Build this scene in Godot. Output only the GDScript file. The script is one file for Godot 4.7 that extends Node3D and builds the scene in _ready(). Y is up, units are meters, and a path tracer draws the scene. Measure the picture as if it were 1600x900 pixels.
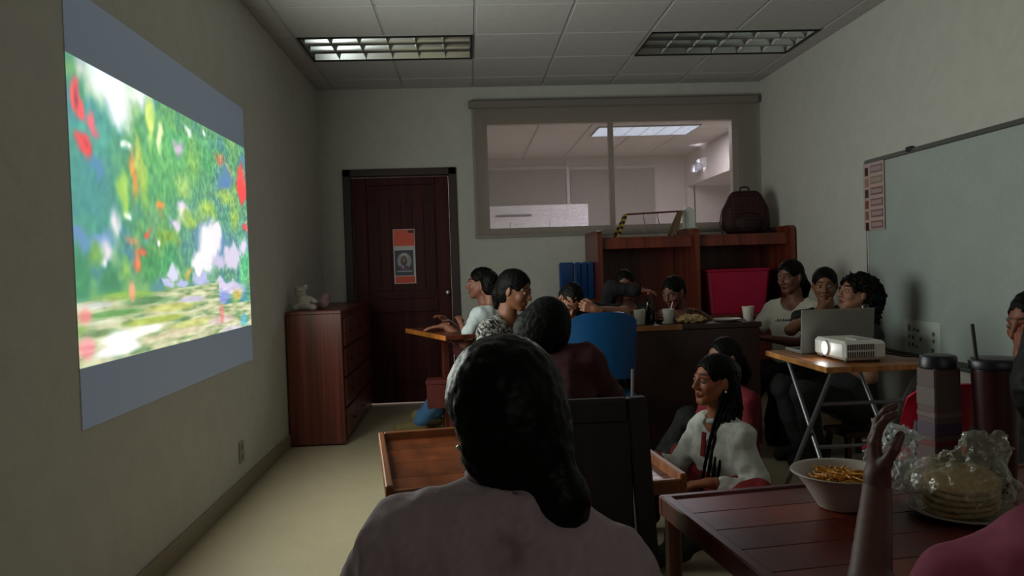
extends Node3D
# a dark classroom during a film: the projected picture lights the audience
# ---------------------------------------------------------------- the room's measures (metres)
const XL := -1.283
const XR := 2.711
const CEIL := 2.817
const ZB := -7.043
const ZF := 1.5
const BEYOND := -11.7

func _ready():
	set_camera_and_light()
	build_room()
	build_ceiling()
	build_room_beyond()
	build_door()
	build_window()
	build_screen()
	build_right_wall()
	build_left_cabinet()
	build_study_desks()
	build_projector_table()
	build_tables()
	build_right_table()
	build_chairs()
	build_people()

func set_camera_and_light():
	var cam := Camera3D.new()
	cam.name = "camera"
	cam.fov = rad_to_deg(2.0 * atan(450.0 / 1220.2))
	cam.near = 0.05
	cam.far = 60.0
	# turned 3.2 degrees to the right, 1.5 down, and rolled 1.9
	cam.transform = Transform3D(Basis(Vector3(0.99789, -0.03257, 0.05618), Vector3(0.03399, 0.99912, -0.02439), Vector3(-0.05534, 0.02625, 0.99812)).orthonormalized(), Vector3(0, 1.1994, 0))
	add_child(cam)
	cam.current = true
	var e := Environment.new()
	e.background_mode = Environment.BG_COLOR
	e.background_color = Color(0, 0, 0)
	e.tonemap_mode = Environment.TONE_MAPPER_LINEAR
	e.tonemap_exposure = 1.0
	e.sdfgi_enabled = true
	e.ssao_enabled = true
	e.ssil_enabled = true
	var w := WorldEnvironment.new()
	w.name = "surroundings"
	w.environment = e
	add_child(w)
	# the light that the projected picture throws back into the room, the size of the picture
	area("screen_light", Vector3(XL + 0.03, 1.43, -3.64), Vector3(0, -PI / 2, 0), Vector2(2.0, 1.03), Color(0.98, 1.0, 0.97), SCREEN_LIGHT)
	# the lit ceiling panel of the room beyond the window
	area("panel_light", Vector3(2.19, CEIL - 0.03, -9.42), Vector3(-PI / 2, 0, 0), Vector2(1.2, 0.62), Color(0.97, 0.96, 1.0), BEYOND_LIGHT)
	# daylight from the covered window in the wall behind the camera
	area("window_light", Vector3(0.9, 1.75, ZF - 0.05), Vector3(0, 0, 0), Vector2(1.8, 1.0), Color(1.0, 0.97, 0.94), REAR_LIGHT)

const SCREEN_LIGHT := 4.4
const BEYOND_LIGHT := 20.0
const REAR_LIGHT := 0.45

func area(called: String, at: Vector3, turn: Vector3, size: Vector2, color: Color, energy: float):
	var l := AreaLight3D.new()
	l.name = called
	l.area_size = size
	l.light_color = color
	l.light_energy = energy
	l.area_range = 16.0
	l.shadow_enabled = true
	l.position = at
	l.rotation = turn
	add_child(l)

# ---------------------------------------------------------------- shell
func build_room():
	var plaster := mat(Color(0.79, 0.785, 0.75), 0.9, "mottle", 0.7)
	var m := mb()
	box(m, Vector3((XL + XR) / 2, -0.06, (ZB + ZF) / 2), Vector3(XR - XL + 0.4, 0.12, ZF - ZB + 0.3), 0)
	struct("floor", m, mat(Color(0.74, 0.69, 0.57), 0.38, "mottle", 1.1), self, "smooth beige floor of the dark classroom")
	m = mb()
	box(m, Vector3(XL - 0.08, 1.5, (ZB + ZF) / 2), Vector3(0.16, 3.0, ZF - ZB + 0.3), 0)
	struct("wall_left", m, plaster, self, "plain plaster wall carrying the projected picture")
	m = mb()
	box(m, Vector3(XR + 0.08, 1.5, (ZB + ZF) / 2), Vector3(0.16, 3.0, ZF - ZB + 0.3), 0)
	struct("wall_right", m, plaster, self, "plain plaster wall behind the whiteboard")
	# back wall with the openings of door and window
	m = mb()
	var t := 0.15
	for r in [[XL, -1.085, 0.0, 3.0], [-1.085, -0.08, 2.112, 3.0], [-0.08, 0.17, 0.0, 3.0], [0.17, 2.5, 0.0, 1.51], [0.17, 2.5, 2.535, 3.0], [2.5, XR, 0.0, 3.0]]:
		box(m, Vector3((r[0] + r[1]) / 2, (r[2] + r[3]) / 2, ZB - t / 2), Vector3(r[1] - r[0], r[3] - r[2], t), 0)
	struct("wall_back", m, plaster, self, "plaster wall with the door and the wide window")
	# wall behind the camera, with a covered window
	m = mb()
	for r in [[XL, 0.0, 0.0, 3.0], [0.0, 1.8, 0.0, 1.25], [0.0, 1.8, 2.25, 3.0], [1.8, XR, 0.0, 3.0]]:
		box(m, Vector3((r[0] + r[1]) / 2, (r[2] + r[3]) / 2, ZF + 0.08), Vector3(r[1] - r[0], r[3] - r[2], 0.16), 0)
	struct("wall_front", m, plaster, self, "plaster wall behind the viewer")
	m = mb()
	box(m, Vector3(0.9, 1.75, ZF + 0.1), Vector3(1.8, 1.0, 0.02), 0)
	var cover := mat(Color(0.6, 0.58, 0.54), 0.8)
	cover.emission_enabled = true
	cover.emission = Color(0.9, 0.87, 0.84)
	cover.emission_energy_multiplier = 0.06
	struct("window_2", m, cover, self, "covered window behind the viewer")
	# skirting
	var skirt := mat(Color(0.6, 0.56, 0.47), 0.6, "mottle", 0.5)
	m = mb()
	box(m, Vector3(XL + 0.007, 0.045, (ZB + ZF) / 2), Vector3(0.014, 0.09, ZF - ZB), 0.003)
	struct("baseboard_left", m, skirt, self, "low beige skirting under the picture wall")
	m = mb()
	box(m, Vector3(XR - 0.007, 0.045, (ZB + ZF) / 2), Vector3(0.014, 0.09, ZF - ZB), 0.003)
	struct("baseboard_right", m, skirt, self, "low beige skirting under the whiteboard wall")
	m = mb()
	box(m, Vector3((XR - 0.06) / 2, 0.045, ZB + 0.007), Vector3(XR + 0.02, 0.09, 0.014), 0.003)
	struct("baseboard_back", m, skirt, self, "low beige skirting of the back wall")
	# wall outlet
	var ot := thing("wall_outlet", "small pale outlet plate low on the wall under the projected picture", "outlet", Vector3(XL, 0.234, -4.352))
	boxed("plate", Vector3(0.005, 0, 0), Vector3(0.01, 0.115, 0.075), mat(Color(0.62, 0.6, 0.55), 0.5), ot)
	for k in [-1, 1]:
		boxed("socket", Vector3(0.011, k * 0.026, 0), Vector3(0.004, 0.03, 0.034), mat(Color(0.5, 0.48, 0.44), 0.5), ot, 0.001)

func build_ceiling():
	var slab := mb()
	box(slab, Vector3((XL + XR) / 2, CEIL + 0.17, (ZB + ZF) / 2), Vector3(XR - XL + 0.4, 0.06, ZF - ZB + 0.3), 0)
	var c := struct("ceiling", slab, mat(Color(0.6, 0.6, 0.58), 0.9), self, "suspended ceiling of pale square panels")
	var pm := mat(Color(0.73, 0.72, 0.71), 0.95, "mottle", 0.35)
	var bm := mat(Color(0.66, 0.655, 0.645), 0.7)
	var x0 := -1.134 - 0.617
	var z0 := -5.46 - 0.61 * 3
	var holes := []
	for i in 9:
		for j in 16:
			var xa: float = maxf(x0 + i * 0.617 + 0.008, XL)
			var xb: float = minf(x0 + (i + 1) * 0.617 - 0.008, XR)
			var za: float = maxf(z0 + j * 0.61 + 0.008, ZB)
			var zb: float = minf(z0 + (j + 1) * 0.61 - 0.008, ZF)
			if xb - xa < 0.02 or zb - za < 0.02 or (j == 2 and i in [1, 2, 5, 6]):
				continue
			boxed("panel", Vector3((xa + xb) / 2, CEIL + 0.013, (za + zb) / 2), Vector3(xb - xa, 0.016, zb - za), pm, c, 0.004)
	for i in range(0, 9):
		var x: float = x0 + i * 0.617
		if x > XL and x < XR:
			if i in [2, 6]:
				boxed("runner", Vector3(x, CEIL + 0.014, (ZB - 5.46 - 0.61) / 2), Vector3(0.024, 0.006, -5.46 - 0.61 - ZB), bm, c, 0)
				boxed("runner", Vector3(x, CEIL + 0.014, (-5.46 + ZF) / 2), Vector3(0.024, 0.006, ZF + 5.46), bm, c, 0)
			else:
				boxed("runner", Vector3(x, CEIL + 0.014, (ZB + ZF) / 2), Vector3(0.024, 0.006, ZF - ZB), bm, c, 0)
	for j in range(0, 16):
		var z: float = z0 + j * 0.61
		if z > ZB and z < ZF:
			boxed("runner", Vector3((XL + XR) / 2, CEIL + 0.014, z), Vector3(XR - XL, 0.006, 0.024), bm, c, 0)
	ceiling_light(Vector3(-1.134 + 0.617, CEIL, -5.765), "unlit louvred ceiling light nearer the projected picture, its cells catching the glow")
	ceiling_light(Vector3(-1.134 + 0.617 * 5, CEIL, -5.765), "unlit louvred ceiling light nearer the whiteboard wall")

func ceiling_light(at: Vector3, label: String):
	var t := thing("ceiling_light", label, "ceiling light", at, 0.0, "recessed ceiling lights")
	var w := 1.2
	var d := 0.59
	var alu := mat(Color(0.8, 0.82, 0.82), 0.22, "", 1.0, 0.95)
	var m := mb()
	box(m, Vector3(0, 0.125, 0), Vector3(w, 0.01, d), 0)
	for k in [-1, 1]:
		box(m, Vector3(k * w / 2, 0.065, 0), Vector3(0.008, 0.12, d), 0)
		box(m, Vector3(0, 0.065, k * d / 2), Vector3(w, 0.12, 0.008), 0)
	obj("housing", m, mat(Color(0.72, 0.72, 0.7), 0.5), t)
	m = mb()
	for k in [-1, 1]:
		box(m, Vector3(k * (w / 2 - 0.004), 0.0, 0), Vector3(0.016, 0.012, d + 0.012), 0.002)
		box(m, Vector3(0, 0.0, k * (d / 2 - 0.004)), Vector3(w, 0.012, 0.016), 0.002)
	obj("frame", m, mat(Color(0.06, 0.06, 0.06), 0.5), t)
	var blade := mb()
	parabolic(blade, 0.57)
	var long := mb()
	parabolic(long, 1.17)
	for k in 5:
		obj("blade", blade, alu, t, Transform3D(Basis(Vector3.UP, PI / 2), Vector3(-w / 2 + w / 6 * (k + 1), 0.03, 0)))
	for k in 2:
		obj("long_blade", long, alu, t, Transform3D(Basis.IDENTITY, Vector3(0, 0.03, -d / 6 + d / 3 * k)))
	m = mb()
	for k in [-1, 1]:
		var rows := []
		for i in 7:
			var a: float = i / 6.0
			rows.append([Vector3(-0.585, 0.06 * a * a + 0.004, k * (d / 2 - 0.012 - 0.04 * a)), Vector3(0, -0.6, -k).normalized()])
		var other := []
		for v in rows:
			other.append([v[0] + Vector3(1.17, 0, 0), v[1]])
		strip(m, [rows, other], false)
	obj("reflector", m, alu, t)
	for k in 3:
		m = mb()
		tube(m, [Vector3(-0.57, 0.095, (k - 1) * d / 3), Vector3(0.57, 0.095, (k - 1) * d / 3)], 0.013, 10)
		obj("tube", m, mat(Color(0.8, 0.8, 0.78), 0.3), t)

func parabolic(m: Array, l: float): # a louvre blade: narrow at the bottom, curving wider towards the top, along x
	var rows := []
	for i in 13:
		var a: float = (i - 6) / 6.0
		rows.append([Vector3(-l / 2, 0.03 * (1.0 - a * a) * -1.0 + 0.035 * absf(a), 0.03 * a * absf(a)), Vector3(0, -0.35, a).normalized()])
	var other := []
	for v in rows:
		other.append([v[0] + Vector3(l, 0, 0), v[1]])
	strip(m, [rows, other], false)

# ---------------------------------------------------------------- the lit room beyond the window
func build_room_beyond():
	var paint := mat(Color(0.83, 0.78, 0.76), 0.9, "mottle", 0.8)
	var x0 := -1.6
	var x1 := 3.313
	var z1 := ZB - 0.15
	var m := mb()
	box(m, Vector3((x0 + x1) / 2, -0.05, (z1 + BEYOND) / 2), Vector3(x1 - x0, 0.1, z1 - BEYOND), 0)
	struct("floor_beyond", m, mat(Color(0.7, 0.66, 0.6), 0.5), self, "floor of the lit room behind the window")
	m = mb()
	box(m, Vector3((x0 + x1) / 2, 1.5, BEYOND - 0.06), Vector3(x1 - x0 + 0.24, 3.0, 0.12), 0)
	struct("wall_beyond_back", m, paint, self, "far wall of the lit room behind the window")
	m = mb()
	box(m, Vector3(x0 - 0.06, 1.5, (z1 + BEYOND) / 2), Vector3(0.12, 3.0, z1 - BEYOND), 0)
	struct("wall_beyond_left", m, paint, self, "side wall of the lit room on the door side")
	m = mb()
	# opening of a passage in its right-hand wall
	for r in [[BEYOND, -11.55, 0.0, 3.0], [-11.55, -9.2, 2.33, 3.0], [-9.2, z1, 0.0, 3.0]]:
		box(m, Vector3(x1 + 0.06, (r[2] + r[3]) / 2, (r[0] + r[1]) / 2), Vector3(0.12, r[3] - r[2], absf(r[1] - r[0])), 0)
	box(m, Vector3(x1 + 1.0, 1.2, (-11.55 - 9.2) / 2), Vector3(0.1, 2.5, 2.6), 0)
	box(m, Vector3(x1 + 0.6, 2.38, (-11.55 - 9.2) / 2), Vector3(1.0, 0.1, 2.6), 0)
	box(m, Vector3(x1 + 0.6, 1.2, -11.6), Vector3(1.0, 2.5, 0.1), 0)
	box(m, Vector3(x1 + 0.6, 1.2, -9.15), Vector3(1.0, 2.5, 0.1), 0)
	struct("wall_beyond_right", m, paint, self, "side wall of the lit room with a passage opening")
	m = mb()
	box(m, Vector3((x0 + x1) / 2, CEIL + 0.06, (z1 + BEYOND) / 2), Vector3(x1 - x0 + 0.2, 0.1, z1 - BEYOND + 0.2), 0)
	var c := struct("ceiling_beyond", m, mat(Color(0.7, 0.68, 0.66), 0.9), self, "pale panelled ceiling of the lit room")
	for i in 8:
		for j in 4:
			var xa: float = x0 + i * 0.617
			var za: float = BEYOND + j * 1.13
			boxed("panel", Vector3(xa + 0.305, CEIL + 0.004, za + 0.565), Vector3(0.597, 0.012, 1.11), mat(Color(0.84, 0.8, 0.78), 0.95), c, 0.003)
	# the lit panel
	var t := thing("ceiling_light", "lit white ceiling panel seen through the window blind", "ceiling light", Vector3(2.19, CEIL - 0.012, -9.42), 0.0, "recessed ceiling lights")
	var glow := mat(Color(0.9, 0.92, 1.0), 0.4)
	glow = glow.duplicate()
	glow.emission_enabled = true
	glow.emission = Color(0.86, 0.92, 1.0)
	glow.emission_energy_multiplier = 2.2
	boxed("diffuser", Vector3.ZERO, Vector3(1.2, 0.01, 0.62), glow, t, 0.002)
	m = mb()
	for k in [-1, 1]:
		box(m, Vector3(k * 0.606, 0, 0), Vector3(0.014, 0.016, 0.65), 0.002)
		box(m, Vector3(0, 0, k * 0.318), Vector3(1.22, 0.016, 0.014), 0.002)
	obj("frame", m, mat(Color(0.55, 0.55, 0.55), 0.5), t)
	m = mb()
	for k in 5:
		box(m, Vector3(-0.6 + 0.2 * (k + 1), -0.006, 0), Vector3(0.006, 0.006, 0.61), 0)
	obj("divider", m, mat(Color(0.7, 0.72, 0.76), 0.5), t)
	# emergency lamp with two heads
	t = thing("emergency_lamp", "small twin-headed emergency lamp high on the wall of the lit room", "lamp", Vector3(x1, 2.557, -10.695))
	boxed("case", Vector3(-0.04, 0, 0), Vector3(0.08, 0.13, 0.3), mat(Color(0.9, 0.9, 0.9), 0.4), t, 0.01)
	for k in [-1, 1]:
		m = mb()
		lathe(m, [Vector2(0.0, -0.05), Vector2(0.04, -0.045), Vector2(0.055, 0.0), Vector2(0.06, 0.045), Vector2(0.0, 0.04)], Vector3(-0.1, -0.06, k * 0.11), 16, Basis(Vector3.BACK, 1.4))
		var lh := mat(Color(0.75, 0.75, 0.79), 0.2).duplicate()
		lh.emission_enabled = true
		lh.emission = Color(0.9, 0.92, 1.0)
		lh.emission_energy_multiplier = 0.35
		obj("lamp_head", m, lh, t)
	var up := SpotLight3D.new()
	up.name = "emergency_lamp_light"
	up.light_energy = 1.1
	up.light_color = Color(0.92, 0.94, 1.0)
	up.light_size = 0.06
	up.spot_range = 6.0
	up.spot_angle = 26.0
	up.spot_angle_attenuation = 0.6
	up.shadow_enabled = true
	up.position = Vector3(x1 - 0.14, 2.3, -10.695)
	up.rotation = Vector3(PI / 2 - 0.0, 0.0, 0.0)
	add_child(up)
	up.look_at_from_position(Vector3(x1 - 0.16, 2.35, -10.69), Vector3(x1 + 0.02, 2.75, -10.69), Vector3.FORWARD)
	# grey blinds on the far wall, with their post
	var bl := mat(Color(0.56, 0.53, 0.51), 0.9)
	for r in [[0.3, 1.5, 2.115, 2.67, "grey lowered blind on the far wall of the lit room, next to the door side"], [1.58, 2.85, 1.2, 2.65, "long grey blind on the far wall of the lit room, near the lit panel"]]:
		t = thing("far_blind", r[4], "blind", Vector3((r[0] + r[1]) / 2, r[2], BEYOND + 0.03), 0.0, "blinds of the lit room")
		boxed("fabric", Vector3(0, (r[3] - r[2]) / 2, 0), Vector3(r[1] - r[0], r[3] - r[2], 0.006), bl, t, 0.001)
		boxed("rail", Vector3(0, r[3] - r[2], 0.01), Vector3(r[1] - r[0] + 0.03, 0.05, 0.05), mat(Color(0.7, 0.68, 0.66), 0.5), t)
	m = mb()
	box(m, Vector3(1.54, 1.9, BEYOND + 0.02), Vector3(0.05, 1.7, 0.04), 0.004)
	struct("trim_1", m, mat(Color(0.8, 0.78, 0.77), 0.5), self, "white post between the far blinds")
	t = thing("white_cabinet", "long white cabinet with a dark handle line in the lit room", "cabinet", Vector3(0.9, 0, -11.4))
	boxed("body", Vector3(0, 1.04, 0), Vector3(1.7, 2.08, 0.5), mat(Color(0.87, 0.85, 0.86), 0.4), t, 0.006)
	boxed("handle", Vector3(-0.22, 1.94, 0.26), Vector3(0.5, 0.025, 0.03), mat(Color(0.4, 0.38, 0.4), 0.4), t)
	for k in 3:
		boxed("door", Vector3(-0.57 + k * 0.57, 0.95, 0.257), Vector3(0.55, 1.8, 0.014), mat(Color(0.88, 0.86, 0.87), 0.4), t, 0.003)
	t = thing("wall_picture", "small white-framed picture on the side wall of the lit room", "picture", Vector3(x1 - 0.01, 1.95, -9.05))
	boxed("frame", Vector3.ZERO, Vector3(0.02, 0.5, 0.4), mat(Color(0.9, 0.9, 0.9), 0.5), t)
	boxed("print", Vector3(-0.012, 0, 0), Vector3(0.004, 0.4, 0.3), mat(Color(0.55, 0.5, 0.5), 0.6, "plaid", 0.5), t, 0)

# ---------------------------------------------------------------- door
func build_door():
	var dk := wood(Color(0.3, 0.095, 0.085), 0.5, 0.5, "y")
	dk.metallic_specular = 0.3
	var x0 := -1.085
	var x1 := -0.08
	var m := mb()
	box(m, Vector3(x0 + 0.035, 1.056, ZB - 0.05), Vector3(0.07, 2.112, 0.16), 0.004)
	box(m, Vector3(x1 - 0.035, 1.056, ZB - 0.05), Vector3(0.07, 2.112, 0.16), 0.004)
	box(m, Vector3((x0 + x1) / 2, 2.08, ZB - 0.05), Vector3(x1 - x0, 0.064, 0.16), 0.004)
	var d := struct("door_1", m, wood(Color(0.2, 0.07, 0.065), 0.5, 0.5, "y"), self, "dark mahogany door frame with a panelled door")
	var leaf := obj("door_leaf", door_leaf(x0 + 0.075, x1 - 0.075), dk, d)
	# raised panels: an arched one above, a square one below
	var cx := (x0 + x1) / 2
	var up := PackedVector2Array([Vector2(-0.29, 0), Vector2(0.29, 0), Vector2(0.29, 0.88)])
	for i in 13:
		var a: float = i / 12.0
		up.append(Vector2(0.29 - 0.58 * a, 0.88 + 0.1 * sin(PI * a)))
	m = mb()
	prism(m, up, 0, 0.012, Transform3D(Basis.IDENTITY, Vector3(cx, 0.98, ZB - 0.048)))
	obj("upper_panel", m, dk, leaf)
	m = mb()
	box(m, Vector3(cx, 0.5, ZB - 0.042), Vector3(0.58, 0.62, 0.014), 0.006)
	obj("lower_panel", m, dk, leaf)
	for k in 6: # boards of the upper panel
		boxed("plank", Vector3(cx - 0.25 + k * 0.1, 1.42, ZB - 0.034), Vector3(0.094, 0.8, 0.008), dk, leaf, 0.003)
	m = mb()
	lathe(m, [Vector2(0.0, 0.0), Vector2(0.032, 0.002), Vector2(0.03, 0.01), Vector2(0.012, 0.014), Vector2(0.012, 0.03), Vector2(0.026, 0.04), Vector2(0.028, 0.055), Vector2(0.018, 0.066), Vector2(0.0, 0.068)], Vector3(-0.19, 0.993, ZB - 0.05), 18, Basis(Vector3.RIGHT, PI / 2))
	var kn := obj("door_knob", m, mat(Color(0.85, 0.83, 0.8), 0.2, "", 1.0, 0.95), leaf)
	kn.set_meta("label", "round metal door knob")
	# poster: orange sheet with a portrait print
	var p := thing("door_poster", "orange and white poster with a dark oval portrait on the door", "poster", Vector3(-0.566, 1.33, ZB - 0.026))
	boxed("sheet", Vector3.ZERO, Vector3(0.195, 0.49, 0.004), mat(Color(0.82, 0.8, 0.8), 0.5), p, 0.001)
	boxed("upper_print", Vector3(0, 0.167, 0.0025), Vector3(0.186, 0.145, 0.002), mat(Color(0.98, 0.36, 0.24), 0.5, "mottle", 0.2), p, 0)
	boxed("lower_print", Vector3(0.0, -0.208, 0.0025), Vector3(0.172, 0.06, 0.002), mat(Color(0.93, 0.3, 0.18), 0.5, "mottle", 0.2), p, 0)
	boxed("tab", Vector3(0.065, 0.222, 0.004), Vector3(0.05, 0.026, 0.002), mat(Color(0.12, 0.06, 0.08), 0.5), p, 0)
	m = mb()
	quad_uv(m, Vector3(-0.0865, -0.17, 0.0045), Vector3(0.075, 0, 0) * 2.2, Vector3(0, 0.225, 0))
	var pm := StandardMaterial3D.new()
	pm.albedo_texture = ImageTexture.create_from_image(portrait())
	pm.roughness = 0.5
	obj("portrait_print", mesh_uv(m), pm, p)

func door_leaf(x0: float, x1: float) -> Array:
	var m := mb()
	box(m, Vector3((x0 + x1) / 2, 0.012 + 1.015, ZB - 0.065), Vector3(x1 - x0, 2.03, 0.04), 0.003)
	# stiles and rails standing proud of the panels' ground
	for r in [[x0, x0 + 0.12, 0.012, 2.04], [x1 - 0.12, x1, 0.012, 2.04], [x0 + 0.12, x1 - 0.12, 0.012, 0.16], [x0 + 0.12, x1 - 0.12, 0.83, 0.95], [x0 + 0.12, x1 - 0.12, 1.97, 2.04]]:
		box(m, Vector3((r[0] + r[1]) / 2, (r[2] + r[3]) / 2, ZB - 0.038), Vector3(r[1] - r[0], r[3] - r[2], 0.018), 0.005)
	return m

func quad_uv(m: Array, at: Vector3, u: Vector3, v: Vector3):
	quad4(m, at, at + u, at + u + v, at + v)
	m.append(PackedVector2Array([Vector2(0, 1), Vector2(1, 0), Vector2(1, 1), Vector2(0, 1), Vector2(0, 0), Vector2(1, 0)]))

func mesh_uv(m: Array) -> ArrayMesh:
	var arr := []
	arr.resize(Mesh.ARRAY_MAX)
	arr[Mesh.ARRAY_VERTEX] = m[0]
	arr[Mesh.ARRAY_NORMAL] = m[1]
	arr[Mesh.ARRAY_TEX_UV] = m[4]
	arr[Mesh.ARRAY_INDEX] = m[2]
	var am := ArrayMesh.new()
	am.add_surface_from_arrays(Mesh.PRIMITIVE_TRIANGLES, arr)
	return am

func blob(im: Image, u: float, v: float, ru: float, rv: float, c: Color, soft: float, x0 := 0, y0 := 0, w := 0, h := 0):
	if w == 0:
		w = im.get_width()
		h = im.get_height()
	for y in range(maxi(int((v - rv) * h), 0), mini(int((v + rv) * h) + 1, h)):
		for x in range(maxi(int((u - ru) * w), 0), mini(int((u + ru) * w) + 1, w)):
			var d: float = Vector2((float(x) / w - u) / ru, (float(y) / h - v) / rv).length()
			if d < 1.0:
				var a: float = clampf((1.0 - d) / soft, 0.0, 1.0)
				a = a * a * (3.0 - 2.0 * a)
				im.set_pixel(x0 + x, y0 + y, im.get_pixel(x0 + x, y0 + y).lerp(c, a))

func portrait() -> Image: # a generic head-and-shoulders print with two lines of type too small to read
	var im := Image.create(96, 128, false, Image.FORMAT_RGB8)
	im.fill(Color(0.22, 0.22, 0.3))
	blob(im, 0.5, 0.42, 0.42, 0.36, Color(0.62, 0.64, 0.7), 0.15)
	blob(im, 0.5, 0.28, 0.22, 0.2, Color(0.8, 0.78, 0.72), 0.3)
	blob(im, 0.48, 0.42, 0.2, 0.24, Color(0.36, 0.27, 0.25), 0.3)
	blob(im, 0.48, 0.38, 0.11, 0.13, Color(0.6, 0.47, 0.38), 0.4)
	blob(im, 0.5, 0.72, 0.34, 0.16, Color(0.42, 0.28, 0.42), 0.4)
	blob(im, 0.42, 0.66, 0.08, 0.1, Color(0.8, 0.6, 0.7), 0.5)
	for x in range(8, 88):
		if (x * 7) % 11 > 2:
			for y in range(104, 110): im.set_pixel(x, y, Color(0.8, 0.8, 0.85))
		if (x * 5) % 7 > 3:
			for y in range(116, 119): im.set_pixel(x, y, Color(0.5, 0.5, 0.58))
	return im

# ---------------------------------------------------------------- window and blind
func build_window():
	var alu := mat(Color(0.72, 0.69, 0.65), 0.5, "", 1.0, 0.1)
	var m := mb()
	for r in [[0.17, 0.214, 1.51, 2.535], [2.456, 2.5, 1.51, 2.535], [0.214, 2.456, 1.51, 1.556], [0.214, 2.456, 2.49, 2.535]]:
		box(m, Vector3((r[0] + r[1]) / 2, (r[2] + r[3]) / 2, ZB - 0.07), Vector3(r[1] - r[0], r[3] - r[2], 0.09), 0.003)
	var w := struct("window_1", m, alu, self, "wide sliding window into the lit room")
	boxed("mullion", Vector3(1.34, 2.023, ZB - 0.07), Vector3(0.045, 0.934, 0.06), alu, w)
	var gl := StandardMaterial3D.new()
	gl.albedo_color = Color(0.85, 0.9, 0.9, 0.08)
	gl.transparency = BaseMaterial3D.TRANSPARENCY_ALPHA
	gl.roughness = 0.03
	boxed("pane", Vector3(0.766, 2.023, ZB - 0.085), Vector3(1.104, 0.934, 0.005), gl, w, 0)
	boxed("pane", Vector3(1.91, 2.023, ZB - 0.06), Vector3(1.095, 0.934, 0.005), gl, w, 0)
	var b := thing("roller_blind", "sheer grey roller blind lowered over the wide window", "blind", Vector3(1.365, 1.47, ZB + 0.05))
	var sheer := StandardMaterial3D.new()
	sheer.albedo_color = Color(0.6, 0.56, 0.52, 0.5)
	sheer.transparency = BaseMaterial3D.TRANSPARENCY_ALPHA
	sheer.roughness = 0.95
	boxed("fabric", Vector3(0, 0.6, 0), Vector3(2.58, 1.16, 0.0015), sheer, b, 0)
	boxed("cassette", Vector3(0, 1.185, 0.0), Vector3(2.63, 0.07, 0.075), mat(Color(0.5, 0.47, 0.44), 0.6), b, 0.012)
	boxed("bottom_bar", Vector3(0, 0.01, 0), Vector3(2.58, 0.026, 0.014), mat(Color(0.55, 0.53, 0.5), 0.5), b, 0.004)

# ---------------------------------------------------------------- the projected picture
func build_screen():
	var z0 := -2.625
	var z1 := -4.655
	var y0 := 0.71
	var y1 := 2.175
	var m := mb()
	# front face turned to +x; u runs from the near end to the far end
	quad_uv(m, Vector3(XL + 0.004, y0, z0), Vector3(0, 0, z1 - z0), Vector3(0, y1 - y0, 0))
	var mt := StandardMaterial3D.new()
	mt.albedo_color = Color(0.78, 0.77, 0.74)
	mt.roughness = 0.9
	mt.emission_enabled = true
	mt.emission = Color(1, 1, 1)
	mt.emission_operator = BaseMaterial3D.EMISSION_OP_MULTIPLY
	mt.emission_texture = ImageTexture.create_from_image(film())
	mt.emission_energy_multiplier = 1.15
	var t := thing("projected_screen", "bright projected film of a blurred garden pond glowing on the left wall", "projection", Vector3.ZERO)
	obj("picture", mesh_uv(m), mt, t)
	var back := mb()
	box(back, Vector3(XL + 0.0015, (y0 + y1) / 2, (z0 + z1) / 2), Vector3(0.003, y1 - y0, z0 - z1), 0)
	obj("backing", back, mat(Color(0.78, 0.77, 0.74), 0.9), t)

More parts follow.
